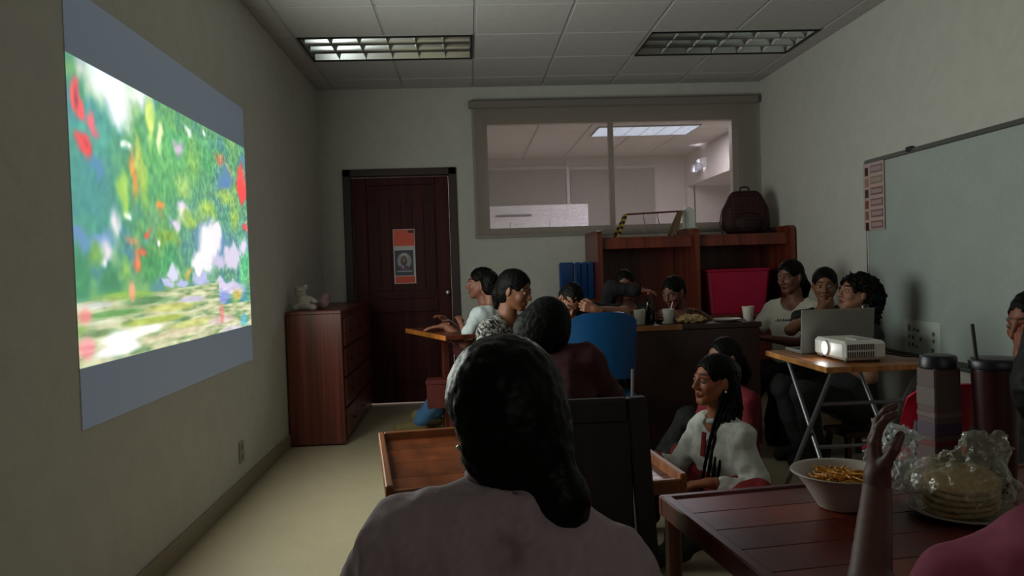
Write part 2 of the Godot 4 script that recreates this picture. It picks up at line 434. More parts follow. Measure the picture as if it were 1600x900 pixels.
func film() -> Image:
	var w := 640
	var h := 462
	var im := Image.create(w, h, false, Image.FORMAT_RGB8)
	# unlit margins above and below: the projector's dark grey
	im.fill(Color(0.04, 0.16, 0.25))
	var py := int(h * (2.175 - 1.945) / 1.465)
	var ph := int(h * 1.035 / 1.465)
	var n1 := noise(0.012, 21, 4)
	var n2 := noise(0.05, 22, 3)
	var stroke := noise(0.03, 23, 3)
	var cell := noise(0.05, 24, 2)
	cell.noise_type = FastNoiseLite.TYPE_CELLULAR
	for y in ph:
		for x in w:
			var v: float = float(y) / ph
			var k: float = n1.get_noise_2d(x, y * 1.4)
			var c := Color(0.2, 0.53, 0.46).lerp(Color(0.46, 0.67, 0.37), clampf(0.35 + k, 0, 1))
			c = c.lerp(Color(0.3, 0.5, 0.66), clampf(-k * 1.6 - 0.08, 0, 0.85))
			im.set_pixel(x, py + y, c)
	for b in picture_blobs:
		var soft: float = clampf(b[7] * 1.3 + 0.15, 0.3, 1.0)
		blob(im, b[0], b[1], b[2] * (1.0 + 0.35 * soft), b[3] * (1.0 + 0.35 * soft), Color(b[4] / 255.0, b[5] / 255.0, b[6] / 255.0), soft, 0, py, w, ph)
	# break the patches up into ragged leafy outlines
	var flat := im.get_region(Rect2i(0, py, w, ph))
	var wx := noise(0.02, 31, 2)
	var wy := noise(0.02, 32, 2)
	for y in ph:
		for x in w:
			var k: float = 9.0 if y < ph * 0.74 else 4.0
			im.set_pixel(x, py + y, flat.get_pixel(clampi(int(x + wx.get_noise_2d(x, y) * k), 0, w - 1), clampi(int(y + wy.get_noise_2d(x, y) * k * 1.3), 0, ph - 1)))
	# leaves in focus on the far slope, less so nearer the left
	for y in ph:
		for x in w:
			var u: float = float(x) / w
			var v: float = float(y) / ph
			if v < 0.74:
				var f: float = n2.get_noise_2d(x * (1.0 + u), y * (1.0 + u)) * (0.05 + 0.22 * u)
				var c := im.get_pixel(x, py + y)
				var clump: float = cell.get_noise_2d(x, y * 1.2) + 0.55
				f += clump * (0.1 + 0.24 * u)
				if c.g > c.b - 0.05 and c.r < 0.85:
					im.set_pixel(x, py + y, Color(clampf(c.r + f, 0, 1), clampf(c.g + f * 0.9, 0, 1), clampf(c.b + f * 0.5, 0, 1)))
			elif v > 0.79 - 0.06 * u:
				var s: float = stroke.get_noise_2d(x * 0.35, y * 3.2)
				var c := Color(0.56, 0.64, 0.42).lerp(Color(0.8, 0.8, 0.66), clampf(0.5 + s * 1.4, 0, 1))
				c = c.lerp(Color(0.34, 0.52, 0.36), clampf(-s * 2.0 - 0.2, 0, 0.8))
				if u < 0.72 or v > 0.86: im.set_pixel(x, py + y, c)
	for b in water_blobs:
		blob(im, b[0], b[1], b[2], b[3], Color(b[4] / 255.0, b[5] / 255.0, b[6] / 255.0), b[7], 0, py, w, ph)
	for y in range(int(ph * 0.78), ph):
		for x in w:
			var s: float = stroke.get_noise_2d(x * 0.5 + 900, y * 4.0) * 0.16
			var c := im.get_pixel(x, py + y)
			im.set_pixel(x, py + y, Color(clampf(c.r + s, 0, 1), clampf(c.g + s, 0, 1), clampf(c.b + s, 0, 1)))
	# the near side of the garden is out of focus
	var pic := im.get_region(Rect2i(0, py, w, ph))
	var dull := pic.duplicate()
	dull.resize(w / 7, ph / 7, Image.INTERPOLATE_BILINEAR)
	dull.resize(w, ph, Image.INTERPOLATE_CUBIC)
	for y in ph:
		for x in w:
			var u: float = float(x) / w
			var v: float = float(y) / ph
			var a: float = clampf(0.95 - u * 1.15, 0.1, 0.8) * (1.0 if v < 0.7 else 0.6)
			im.set_pixel(x, py + y, pic.get_pixel(x, y).lerp(dull.get_pixel(x, y), a))
	return im

# ---------------------------------------------------------------- whiteboard wall
func build_right_wall():
	var t := thing("whiteboard", "large grey-green whiteboard with a dull metal frame on the right wall", "whiteboard", Vector3(XR, 0.585, -3.85))
	var l := 2.54
	var h := 1.24
	boxed("board", Vector3(-0.011, h / 2, 0), Vector3(0.014, h, l), mat(Color(0.68, 0.72, 0.7), 0.3, "mottle", 1.3), t, 0.002)
	var fr := mat(Color(0.42, 0.43, 0.41), 0.4, "", 1.0, 0.6)
	boxed("frame_top", Vector3(-0.014, h, 0), Vector3(0.026, 0.03, l + 0.03), fr, t)
	boxed("frame_bottom", Vector3(-0.014, 0, 0), Vector3(0.026, 0.03, l + 0.03), fr, t)
	for k in [-1, 1]:
		boxed("frame_side", Vector3(-0.014, h / 2, k * l / 2), Vector3(0.022, h, 0.02), fr, t)
	boxed("pen_tray", Vector3(-0.05, -0.015, 0.1), Vector3(0.07, 0.014, 2.0), fr, t)
	boxed("clip", Vector3(-0.02, h + 0.012, -0.75), Vector3(0.03, 0.03, 0.05), mat(Color(0.05, 0.05, 0.05), 0.5), t)
	# wall chart at the board's far upper corner: a column of boxes
	var p := thing("wall_chart", "narrow printed chart with a column of small boxes on the whiteboard corner", "chart", Vector3(XR - 0.024, 1.6, -5.02))
	boxed("sheet", Vector3(-0.001, 0, 0), Vector3(0.003, 0.46, 0.26), mat(Color(0.72, 0.62, 0.6), 0.7), p, 0)
	var ink := [Color(0.5, 0.41, 0.46), Color(0.55, 0.5, 0.4), Color(0.5, 0.36, 0.38), Color(0.52, 0.37, 0.38), Color(0.52, 0.37, 0.4), Color(0.54, 0.37, 0.37)]
	for k in 6:
		var y: float = 0.17 - k * 0.073
		boxed("box_border", Vector3(-0.0035, y, 0.04), Vector3(0.002, 0.05, 0.15), mat(ink[k], 0.7), p, 0)
		boxed("box_fill", Vector3(-0.0045, y, 0.04), Vector3(0.002, 0.026, 0.13), mat(Color(0.66, 0.56, 0.55), 0.7), p, 0)
		boxed("figure_print", Vector3(-0.004, y - 0.01, -0.085), Vector3(0.002, 0.055, 0.04), mat([Color(0.2, 0.1, 0.1), Color(0.62, 0.45, 0.42), Color(0.24, 0.14, 0.2), Color(0.5, 0.25, 0.15), Color(0.5, 0.35, 0.3), Color(0.18, 0.08, 0.08)][k], 0.7), p, 0)
	# notice taped low on the board
	p = thing("paper_notice", "white paper notice with small dark marks low on the whiteboard", "paper", Vector3(XR - 0.02, 0.7, -4.51))
	boxed("sheet", Vector3.ZERO, Vector3(0.003, 0.2, 0.37), mat(Color(0.74, 0.78, 0.74), 0.8), p, 0)
	var mark := mat(Color(0.36, 0.38, 0.32), 0.8)
	for q in [[-0.13, 0.05, 0.03, 0.05], [-0.08, 0.045, 0.022, 0.016], [-0.04, 0.04, 0.04, 0.02], [-0.13, 0.0, 0.02, 0.026], [-0.09, -0.005, 0.024, 0.026], [-0.01, -0.01, 0.024, 0.03], [-0.13, -0.05, 0.016, 0.03], [-0.09, -0.05, 0.028, 0.028], [-0.05, -0.06, 0.018, 0.02], [0.12, 0.03, 0.03, 0.03], [0.12, -0.01, 0.026, 0.026], [0.11, -0.065, 0.03, 0.03]]:
		boxed("mark", Vector3(-0.0025, q[1], q[0]), Vector3(0.002, q[3] * 0.8, q[2] * 0.8), mark, p, 0)

# ---------------------------------------------------------------- cabinet under the picture's far end
func build_left_cabinet():
	var t := thing("drawer_cabinet", "tall red-brown wooden drawer cabinet against the left wall", "cabinet", Vector3(-1.08, 0, -6.2))
	var rd := wood(Color(0.47, 0.22, 0.17), 0.35, 0.6, "y")
	var w := 0.38
	var l := 1.46
	var h := 0.93
	boxed("body", Vector3(0, h / 2 + 0.01, 0), Vector3(w - 0.016, h - 0.04, l - 0.01), rd, t)
	boxed("top", Vector3(0, h, 0), Vector3(w, 0.026, l), rd, t, 0.005)
	for k in [-1, 1]:
		boxed("side_panel", Vector3(0, h / 2, k * (l / 2 - 0.012)), Vector3(w, h - 0.02, 0.024), rd, t)
	for i in 4:
		for j in 3:
			var dr := boxed("drawer", Vector3(w / 2 + 0.003, 0.15 + i * 0.21, -0.46 + j * 0.46), Vector3(0.022, 0.195, 0.445), rd, t, 0.005)
			var m := mb()
			lathe(m, [Vector2(0, 0), Vector2(0.007, 0.0), Vector2(0.006, 0.014), Vector2(0.014, 0.022), Vector2(0.0, 0.028)], Vector3(w / 2 + 0.014, 0.15 + i * 0.21, -0.46 + j * 0.46), 12, Basis(Vector3.BACK, -PI / 2))
			obj("knob", m, mat(Color(0.2, 0.1, 0.08), 0.3), dr)
	# soft toy on top
	var p := thing("soft_toy", "small off-white soft toy sitting on the drawer cabinet", "toy", Vector3(-1.17, 0.943, -5.62))
	var f := Field.new(Vector3(-0.15, -0.02, -0.12), Vector3(0.15, 0.25, 0.12), 0.007)
	f.ell(Vector3(0.0, 0.055, 0), Vector3(0.052, 0.055, 0.05), 0.02)
	f.ell(Vector3(-0.02, 0.13, 0.005), Vector3(0.042, 0.04, 0.04), 0.015)
	f.ell(Vector3(-0.05, 0.165, 0), Vector3(0.018, 0.02, 0.012), 0.008)
	f.ell(Vector3(0.015, 0.168, 0), Vector3(0.018, 0.02, 0.012), 0.008)
	f.cap(Vector3(0.03, 0.03, 0.02), Vector3(0.075, 0.022, 0.05), 0.022, 0.022, 0.01)
	f.cap(Vector3(-0.03, 0.03, 0.02), Vector3(-0.05, 0.022, 0.07), 0.022, 0.022, 0.01)
	f.cap(Vector3(0.04, 0.085, 0.01), Vector3(0.085, 0.06, 0.02), 0.018, 0.016, 0.01)
	f.rough(noise(50, 4, 2), 0.004)
	var pm := mb()
	add_net(pm, f.net())
	obj("plush_body", pm, mat(Color(0.66, 0.63, 0.58), 0.95, "cloth", 0.1), p)
	for k in [-1, 1]:
		var em := mb()
		lathe(em, [Vector2(0, 0.005), Vector2(0.005, 0), Vector2(0, -0.005)], Vector3(-0.02 + k * 0.014, 0.138, 0.045), 8)
		obj("eye", em, mat(Color(0.05, 0.04, 0.04), 0.3), p)
	# pink toy beside it
	p = thing("pink_toy", "small faded pink soft toy behind the off-white one on the cabinet", "toy", Vector3(-1.07, 0.943, -5.75))
	f = Field.new(Vector3(-0.12, -0.02, -0.1), Vector3(0.12, 0.16, 0.1), 0.008)
	f.ell(Vector3(0, 0.04, 0), Vector3(0.06, 0.042, 0.04), 0.02)
	f.ell(Vector3(0.03, 0.085, 0), Vector3(0.032, 0.03, 0.03), 0.015)
	f.cap(Vector3(-0.04, 0.02, 0.02), Vector3(-0.08, 0.016, 0.03), 0.016, 0.014, 0.01)
	pm = mb()
	add_net(pm, f.net())
	obj("plush_body", pm, mat(Color(0.55, 0.42, 0.42), 0.95, "cloth", 0.1), p)
# ---------------------------------------------------------------- study desks with hutches at the back
func build_study_desks():
	var rd := wood(Color(0.5, 0.22, 0.15), 0.35, 0.6, "y")
	var ends := [1.075, 1.875, 2.675]
	for k in 2:
		var x0: float = ends[k]
		var x1: float = ends[k + 1]
		var t := thing("study_desk", ["red-brown study desk with a high open hutch, next to the blue folders", "red-brown study desk with a high open hutch holding the pink bin"][k], "desk", Vector3((x0 + x1) / 2, 0, -6.63), 0.0, "study desks along the back wall")
		var w: float = x1 - x0
		var side := PackedVector2Array([Vector2(-0.34, 0), Vector2(0.34, 0), Vector2(0.34, 1.42)])
		for i in 6:
			var a: float = i / 5.0 * PI / 2
			side.append(Vector2(0.28 + 0.06 * cos(a), 1.42 + 0.055 * sin(a)))
		side.append(Vector2(-0.34, 1.475))
		for e in [-1, 1]:
			if k == 1 and e == -1:
				continue # the middle upright belongs to the first desk
			var m := mb()
			var at: float = e * w / 2
			# polygon (z, y) laid across x
			prism(m, side, -0.02, 0.02, Transform3D(Basis(Vector3(0, 0, 1), Vector3(0, 1, 0), Vector3(-1, 0, 0)), Vector3(at, 0, 0)))
			obj("side_panel", m, rd, t)
		boxed("desk_top", Vector3(0, 0.74, 0), Vector3(w - 0.044, 0.03, 0.66), rd, t)
		boxed("hutch_top", Vector3(0, 1.405, -0.02), Vector3(w - 0.044, 0.024, 0.6), rd, t)
		boxed("front_rail", Vector3(0, 1.36, 0.285), Vector3(w - 0.044, 0.075, 0.022), rd, t)
		boxed("back_panel", Vector3(0, 0.9, -0.32), Vector3(w - 0.044, 0.98, 0.014), rd, t)
		boxed("modesty_panel", Vector3(0, 0.5, 0.2), Vector3(w - 0.044, 0.44, 0.016), rd, t)
		if k == 1:
			var m := mb()
			tube(m, arc(Vector3(w / 2 - 0.024, 1.36, 0.12), 0.028), 0.007, 8)
			var hk := obj("hook", m, mat(Color(0.75, 0.72, 0.7), 0.4), t)
			hk.set_meta("label", "small white hook on the end panel")
	# blue folders standing on a low cabinet left of the desks
	var lc := thing("low_cabinet", "low red-brown cabinet under the blue folders", "cabinet", Vector3(0.9, 0, -6.72))
	boxed("body", Vector3(0, 0.45, 0), Vector3(0.3, 0.86, 0.5), rd, lc)
	boxed("top", Vector3(0, 0.9, 0), Vector3(0.31, 0.03, 0.52), rd, lc)
	var blue := mat(Color(0.06, 0.27, 0.5), 0.3)
	for k in 4:
		var p := thing("blue_folder", ["glossy blue plastic folder, leftmost of the standing row", "glossy blue plastic folder, second from the left of the standing row", "glossy blue plastic folder, third from the left of the standing row", "glossy blue plastic folder touching the study desk"][k], "folder", Vector3([0.823, 0.918, 0.972, 1.026][k], 0.916, -6.52), 0.0, "blue folders standing on the low cabinet")
		var wd: float = [0.12, 0.05, 0.05, 0.05][k]
		boxed("cover", Vector3(0, 0.155, 0), Vector3(wd, 0.31, 0.1), blue, p, 0.012)
		boxed("spine", Vector3(0, 0.155, 0.052), Vector3(wd * 0.7, 0.27, 0.008), mat(Color(0.05, 0.2, 0.4), 0.15), p, 0.003)
	# pink bin
	var b := thing("pink_bin", "large crimson pink plastic bin on the study desk", "bin", Vector3(2.24, 0.757, -6.52))
	var m := mb()
	tub(m, 0.24, 0.13, 0.275, 0.155, 0.36, 0.006)
	obj("tub", m, mat(Color(0.68, 0.04, 0.23), 0.45), b)
	m = mb()
	rim(m, 0.28, 0.16, 0.36, 0.012)
	obj("rim", m, mat(Color(0.68, 0.04, 0.23), 0.45), b)
	# backpack on the hutch
	b = thing("backpack", "dark red patterned backpack standing on top of the study desk", "backpack", Vector3(2.4, 1.419, -6.62))
	var f := Field.new(Vector3(-0.3, -0.02, -0.2), Vector3(0.3, 0.45, 0.22), 0.009)
	for r in [[0.09, 0.12, 0.09], [0.2, 0.11, 0.09], [0.3, 0.075, 0.075]]:
		f.cap(Vector3(-r[1], r[0], 0), Vector3(r[1], r[0], 0), r[2], r[2], 0.06)
	f.cut_plane(Vector3.DOWN, 0.0)
	m = mb()
	add_net(m, f.net())
	obj("bag_body", m, mat(Color(0.32, 0.06, 0.09), 0.75, "plaid", 0.12), b)
	f = Field.new(Vector3(-0.25, -0.02, -0.05), Vector3(0.25, 0.28, 0.2), 0.009)
	f.ell(Vector3(0, 0.1, 0.075), Vector3(0.125, 0.09, 0.06), 0.03)
	f.cut_plane(Vector3.DOWN, 0.0)
	m = mb()
	add_net(m, f.net())
	obj("front_pocket", m, mat(Color(0.28, 0.05, 0.08), 0.75, "plaid", 0.12), b)
	m = mb()
	tube(m, [Vector3(-0.04, 0.365, -0.01), Vector3(-0.035, 0.4, -0.01), Vector3(0, 0.41, -0.01), Vector3(0.035, 0.4, -0.01), Vector3(0.04, 0.365, -0.01)], 0.008, 8)
	obj("handle", m, mat(Color(0.1, 0.04, 0.05), 0.7), b)
	for k in [-1, 1]:
		m = mb()
		tube(m, [Vector3(k * 0.1, 0.33, -0.07), Vector3(k * 0.17, 0.22, -0.1), Vector3(k * 0.2, 0.1, -0.08), Vector3(k * 0.215, 0.02, 0.02), Vector3(k * 0.225, 0.018, 0.06)], 0.012, 8, 0.4)
		obj("strap", m, mat(Color(0.08, 0.03, 0.04), 0.7), b)
	m = mb()
	tube(m, [Vector3(-0.12, 0.3, 0.055), Vector3(0, 0.335, 0.06), Vector3(0.12, 0.3, 0.055)], 0.004, 6)
	obj("zip", m, mat(Color(0.5, 0.45, 0.45), 0.4, "", 1.0, 0.5), b)
	# striped folding rack on the first hutch
	b = thing("folding_rack", "low folding rack with yellow and black striped legs on the study desk", "rack", Vector3(1.5, 1.427, -6.5))
	var yel := mat(Color(0.62, 0.52, 0.2), 0.5)
	var blk := mat(Color(0.1, 0.09, 0.06), 0.5)
	for k in [-1, 1]:
		m = mb()
		var foot := Vector3(-0.25, 0.0, k * 0.09)
		var top := Vector3(-0.165, 0.185, k * 0.02)
		bar(m, foot, top, 0.026, 0.012)
		var lg := obj("leg", m, yel, b)
		for i in 4:
			m = mb()
			bar(m, foot.lerp(top, 0.1 + i * 0.23), foot.lerp(top, 0.21 + i * 0.23), 0.028, 0.0135, Vector3.RIGHT, 0)
			obj("stripe", m, blk, lg)
		m = mb()
		bar(m, Vector3(0.22, 0.0, k * 0.09), Vector3(0.3, 0.2, k * 0.02), 0.035, 0.012)
		obj("leg", m, mat(Color(0.42, 0.33, 0.22), 0.6), b)
	m = mb()
	bar(m, Vector3(-0.17, 0.185, 0), Vector3(0.31, 0.2, 0), 0.03, 0.014, Vector3.BACK)
	obj("top_rail", m, mat(Color(0.36, 0.2, 0.16), 0.6), b)
	for x in [-0.02, 0.1]:
		m = mb()
		tube(m, [Vector3(x, 0.19, 0.0), Vector3(x + 0.01, 0.1, 0.03), Vector3(x, 0.008, 0.07)], 0.004, 6)
		obj("brace", m, mat(Color(0.6, 0.58, 0.55), 0.4, "", 1.0, 0.6), b)
	# white pointed post
	b = thing("white_post", "short white post with a pointed top behind the middle desk panel", "post", Vector3(1.885, 1.476, -6.55))
	m = mb()
	prism(m, PackedVector2Array([Vector2(-0.045, 0), Vector2(0.045, 0), Vector2(0.045, 0.145), Vector2(0.02, 0.18), Vector2(-0.02, 0.19), Vector2(-0.045, 0.165)]), -0.03, 0.03)
	obj("post_body", m, mat(Color(0.78, 0.8, 0.76), 0.6), b)
	boxed("base", Vector3(0, 0.006, 0), Vector3(0.12, 0.012, 0.1), mat(Color(0.7, 0.72, 0.68), 0.6), b)

func arc(c: Vector3, r: float) -> Array:
	var out := []
	for i in 10:
		var a: float = -2.4 + i * 0.36
		out.append(c + Vector3(0, sin(a) * r, -cos(a) * r))
	out.append(c + Vector3(0, r * 1.3, -r * 0.5))
	return out

# open tub with rounded corners: bottom half-sizes a, b growing to c, d at height h
func tub(m: Array, a: float, b: float, c: float, d: float, h: float, t: float):
	var rings := []
	for st in [[0.0, 0.0, 0.0], [0.0, 0.0, 1.0], [1.0, 0.0, 1.0], [1.0, -t, 1.0], [0.02, -t, 1.0], [0.02, -t, 0.0]]:
		var w: float = lerpf(a, c, st[0]) + st[1]
		var dd: float = lerpf(b, d, st[0]) + st[1]
		var ring := []
		for p in round_rect(w * (1.0 if st[2] > 0 else 0.01), dd * (1.0 if st[2] > 0 else 0.01), 0.04 if st[2] > 0 else 0.0004):
			ring.append([Vector3(p[0].x, h * st[0], p[0].y), Vector3(p[1].x, 0.0, p[1].y) * (1.0 if st[1] == 0.0 else -1.0)])
		rings.append(ring)
	strip(m, rings, true)

func rim(m: Array, w: float, d: float, y: float, r: float):
	var pts := []
	for p in round_rect(w, d, 0.045):
		pts.append(Vector3(p[0].x, y, p[0].y))
	pts.append(pts[0])
	tube(m, pts, r, 8)

func round_rect(w: float, d: float, r: float) -> Array:
	var out := []
	for q in 4:
		var cx: float = (w - r) * [1, -1, -1, 1][q]
		var cy: float = (d - r) * [1, 1, -1, -1][q]
		for i in 5:
			var a: float = PI / 2 * (q + i / 4.0)
			out.append([Vector2(cx + cos(a) * r, cy + sin(a) * r), Vector2(cos(a), sin(a))])
	return out

# ---------------------------------------------------------------- projector on its folding table
func build_projector_table():
	var t := thing("folding_table", "small folding table with grey metal legs under the projector", "table", Vector3(1.8, 0, -3.65))
	boxed("table_top", Vector3(0, 0.71, 0), Vector3(0.52, 0.02, 0.69), wood(Color(0.66, 0.42, 0.25), 0.4, 0.5, "z"), t, 0.003)
	var m := mb()
	for k in [-1, 1]:
		box(m, Vector3(k * 0.257, 0.708, 0), Vector3(0.008, 0.026, 0.695), 0.002)
		box(m, Vector3(0, 0.708, k * 0.343), Vector3(0.52, 0.026, 0.008), 0.002)
	obj("edge_band", m, wood(Color(0.8, 0.55, 0.3), 0.4, 0.5, "z"), t)
	var st := mat(Color(0.5, 0.51, 0.53), 0.35, "", 1.0, 0.7)
	for k in [-1, 1]:
		m = mb()
		tube(m, [Vector3(k * 0.2, 0.695, 0.28), Vector3(k * 0.2, 0.012, -0.28)], 0.011, 10)
		obj("leg", m, st, t)
		m = mb()
		tube(m, [Vector3(k * 0.175, 0.695, -0.28), Vector3(k * 0.175, 0.012, 0.28)], 0.011, 10)
		obj("leg", m, st, t)
	for q in [[0.2, 0.012, -0.28], [0.175, 0.012, 0.28], [0.2, 0.52, 0.135], [0.175, 0.3, 0.05]]:
		m = mb()
		tube(m, [Vector3(-q[0], q[1], q[2]), Vector3(q[0], q[1], q[2])], 0.009, 8)
		obj("cross_tube", m, st, t)
	# projector: lens to the left wall
	var p := thing("projector", "white projector with a glowing lens on the folding table", "projector", Vector3(1.765, 0.72, -3.55))
	var wh := mat(Color(0.83, 0.82, 0.79), 0.45)
	m = mb()
	box(m, Vector3(0, 0.055, 0), Vector3(0.2, 0.086, 0.3), 0.014)
	obj("casing", m, wh, p)
	for k in [[-0.07, -0.12], [0.07, -0.12], [-0.07, 0.12], [0.07, 0.12]]:
		m = mb()
		lathe(m, [Vector2(0, 0), Vector2(0.012, 0), Vector2(0.012, 0.014), Vector2(0, 0.014)], Vector3(k[0], 0, k[1]), 12)
		obj("foot", m, mat(Color(0.2, 0.2, 0.2), 0.5), p)
	for i in 12:
		for j in 2:
			boxed("vent_slot", Vector3(-0.078 + i * 0.0105, 0.038 + j * 0.034, 0.1502), Vector3(0.0055, 0.026, 0.003), mat(Color(0.25, 0.25, 0.24), 0.6), p, 0)
	m = mb()
	lathe(m, [Vector2(0.034, 0), Vector2(0.036, 0.008), Vector2(0.028, 0.009), Vector2(0.026, -0.002)], Vector3(-0.1, 0.056, -0.02), 24, Basis(Vector3.BACK, PI / 2))
	obj("lens_ring", m, mat(Color(0.7, 0.7, 0.68), 0.3), p)
	m = mb()
	lathe(m, [Vector2(0.0, 0.011), Vector2(0.012, 0.009), Vector2(0.022, 0.004), Vector2(0.026, 0.0), Vector2(0, -0.002)], Vector3(-0.1, 0.056, -0.02), 20, Basis(Vector3.BACK, PI / 2))
	var lens := mat(Color(0.95, 0.95, 0.9), 0.1).duplicate()
	lens.emission_enabled = true
	lens.emission = Color(1.0, 1.0, 0.96)
	lens.emission_energy_multiplier = 2.2
	obj("lens_lamp", m, lens, p)
	var sp := OmniLight3D.new()
	sp.name = "projector_lamp_light"
	sp.light_energy = 0.006
	sp.light_size = 0.02
	sp.omni_range = 8.0
	sp.shadow_enabled = true
	sp.position = Vector3(1.64, 0.776, -3.57)
	add_child(sp)
	boxed("button_pad", Vector3(0.02, 0.1, 0.05), Vector3(0.07, 0.004, 0.1), mat(Color(0.7, 0.7, 0.68), 0.5), p, 0.001)
	# laptop, seen from behind its screen
	p = thing("laptop", "open grey laptop seen from behind on the folding table", "laptop", Vector3(1.82, 0.72, -3.79))
	var gy := mat(Color(0.5, 0.5, 0.47), 0.4, "", 1.0, 0.25)
	boxed("keyboard_base", Vector3(0, 0.009, -0.1), Vector3(0.36, 0.016, 0.2), gy, p, 0.004)
	boxed("keys", Vector3(0, 0.018, -0.09), Vector3(0.31, 0.003, 0.1), mat(Color(0.08, 0.08, 0.08), 0.6), p, 0.001)
	var tilt := Basis(Vector3.RIGHT, 0.1)
	boxed("lid", Vector3(0, 0.115, 0.015), Vector3(0.37, 0.215, 0.008), gy, p, 0.003, tilt)
	boxed("display", Vector3(0, 0.117, 0.0095), Vector3(0.34, 0.185, 0.004), mat(Color(0.03, 0.03, 0.035), 0.2), p, 0.001, tilt)
	# bottle
	p = thing("water_bottle", "glossy black water bottle beside the laptop", "bottle", Vector3(2.042, 0.72, -3.93))
	m = mb()
	lathe(m, [Vector2(0, 0), Vector2(0.032, 0.0), Vector2(0.036, 0.006), Vector2(0.036, 0.15), Vector2(0.03, 0.172), Vector2(0.018, 0.184), Vector2(0.018, 0.2), Vector2(0, 0.2)])
	obj("bottle_body", m, mat(Color(0.03, 0.03, 0.035), 0.12), p)
	m = mb()
	lathe(m, [Vector2(0.02, 0.198), Vector2(0.021, 0.2), Vector2(0.021, 0.224), Vector2(0.016, 0.228), Vector2(0, 0.228)])
	obj("cap", m, mat(Color(0.1, 0.1, 0.1), 0.3), p)
	# its cable
	m = mb()
	tube(m, [Vector3(1.872, 0.76, -3.6), Vector3(1.93, 0.745, -3.52), Vector3(1.99, 0.735, -3.45), Vector3(2.05, 0.738, -3.44), Vector3(2.085, 0.73, -3.445), Vector3(2.095, 0.7, -3.45), Vector3(2.1, 0.5, -3.48), Vector3(2.13, 0.25, -3.5), Vector3(2.2, 0.02, -3.6), Vector3(2.5, 0.012, -3.9), Vector3(2.69, 0.012, -4.0)], 0.005, 8)
	tag(obj("power_cable", m, mat(Color(0.05, 0.05, 0.05), 0.5)), "thin black cable hanging from the projector over the table edge", "cable")

# ---------------------------------------------------------------- tables in the middle of the room
func leg_posts(t: Node3D, xs: Array, zs: Array, h: float, w: float, mt: Material):
	for x in xs:
		for z in zs:
			boxed("leg", Vector3(x, h / 2, z), Vector3(w, h, w), mt, t, 0.004)

func tray_desk(label: String, at: Vector3, turn: float, w: float, d: float, h: float, c: Color, open_side := 0):
	var t := thing("tray_desk", label, "desk", at, turn, "low wooden desks with raised rims")
	var top := wood(c, 0.3, 0.45, "x")
	var edge := wood(Color(0.64, 0.38, 0.2), 0.4, 0.5, "x")
	for k in 4:
		boxed("plank", Vector3(0, h - 0.03, -d / 2 + d / 4 * (k + 0.5)), Vector3(w - 0.03, 0.02, d / 4 - 0.0015), top if k % 2 == 0 else wood(c * 1.12, 0.3, 0.4, "x"), t, 0.0015)
	for k in [-1, 1]:
		boxed("rim_side", Vector3(k * (w / 2 - 0.009), h - 0.018, 0), Vector3(0.022, 0.06, d), edge, t)
	boxed("rim_back", Vector3(0, h - 0.018, -d / 2 + 0.009), Vector3(w - 0.04, 0.06, 0.02), edge, t)
	boxed("rim_front", Vector3(0, h - 0.026, d / 2 - 0.009), Vector3(w - 0.04, 0.044, 0.02), edge, t)
	leg_posts(t, [-w / 2 + 0.035, w / 2 - 0.035], [-d / 2 + 0.035, d / 2 - 0.035], h - 0.045, 0.04, wood(Color(0.5, 0.27, 0.14), 0.5, 0.5, "y"))

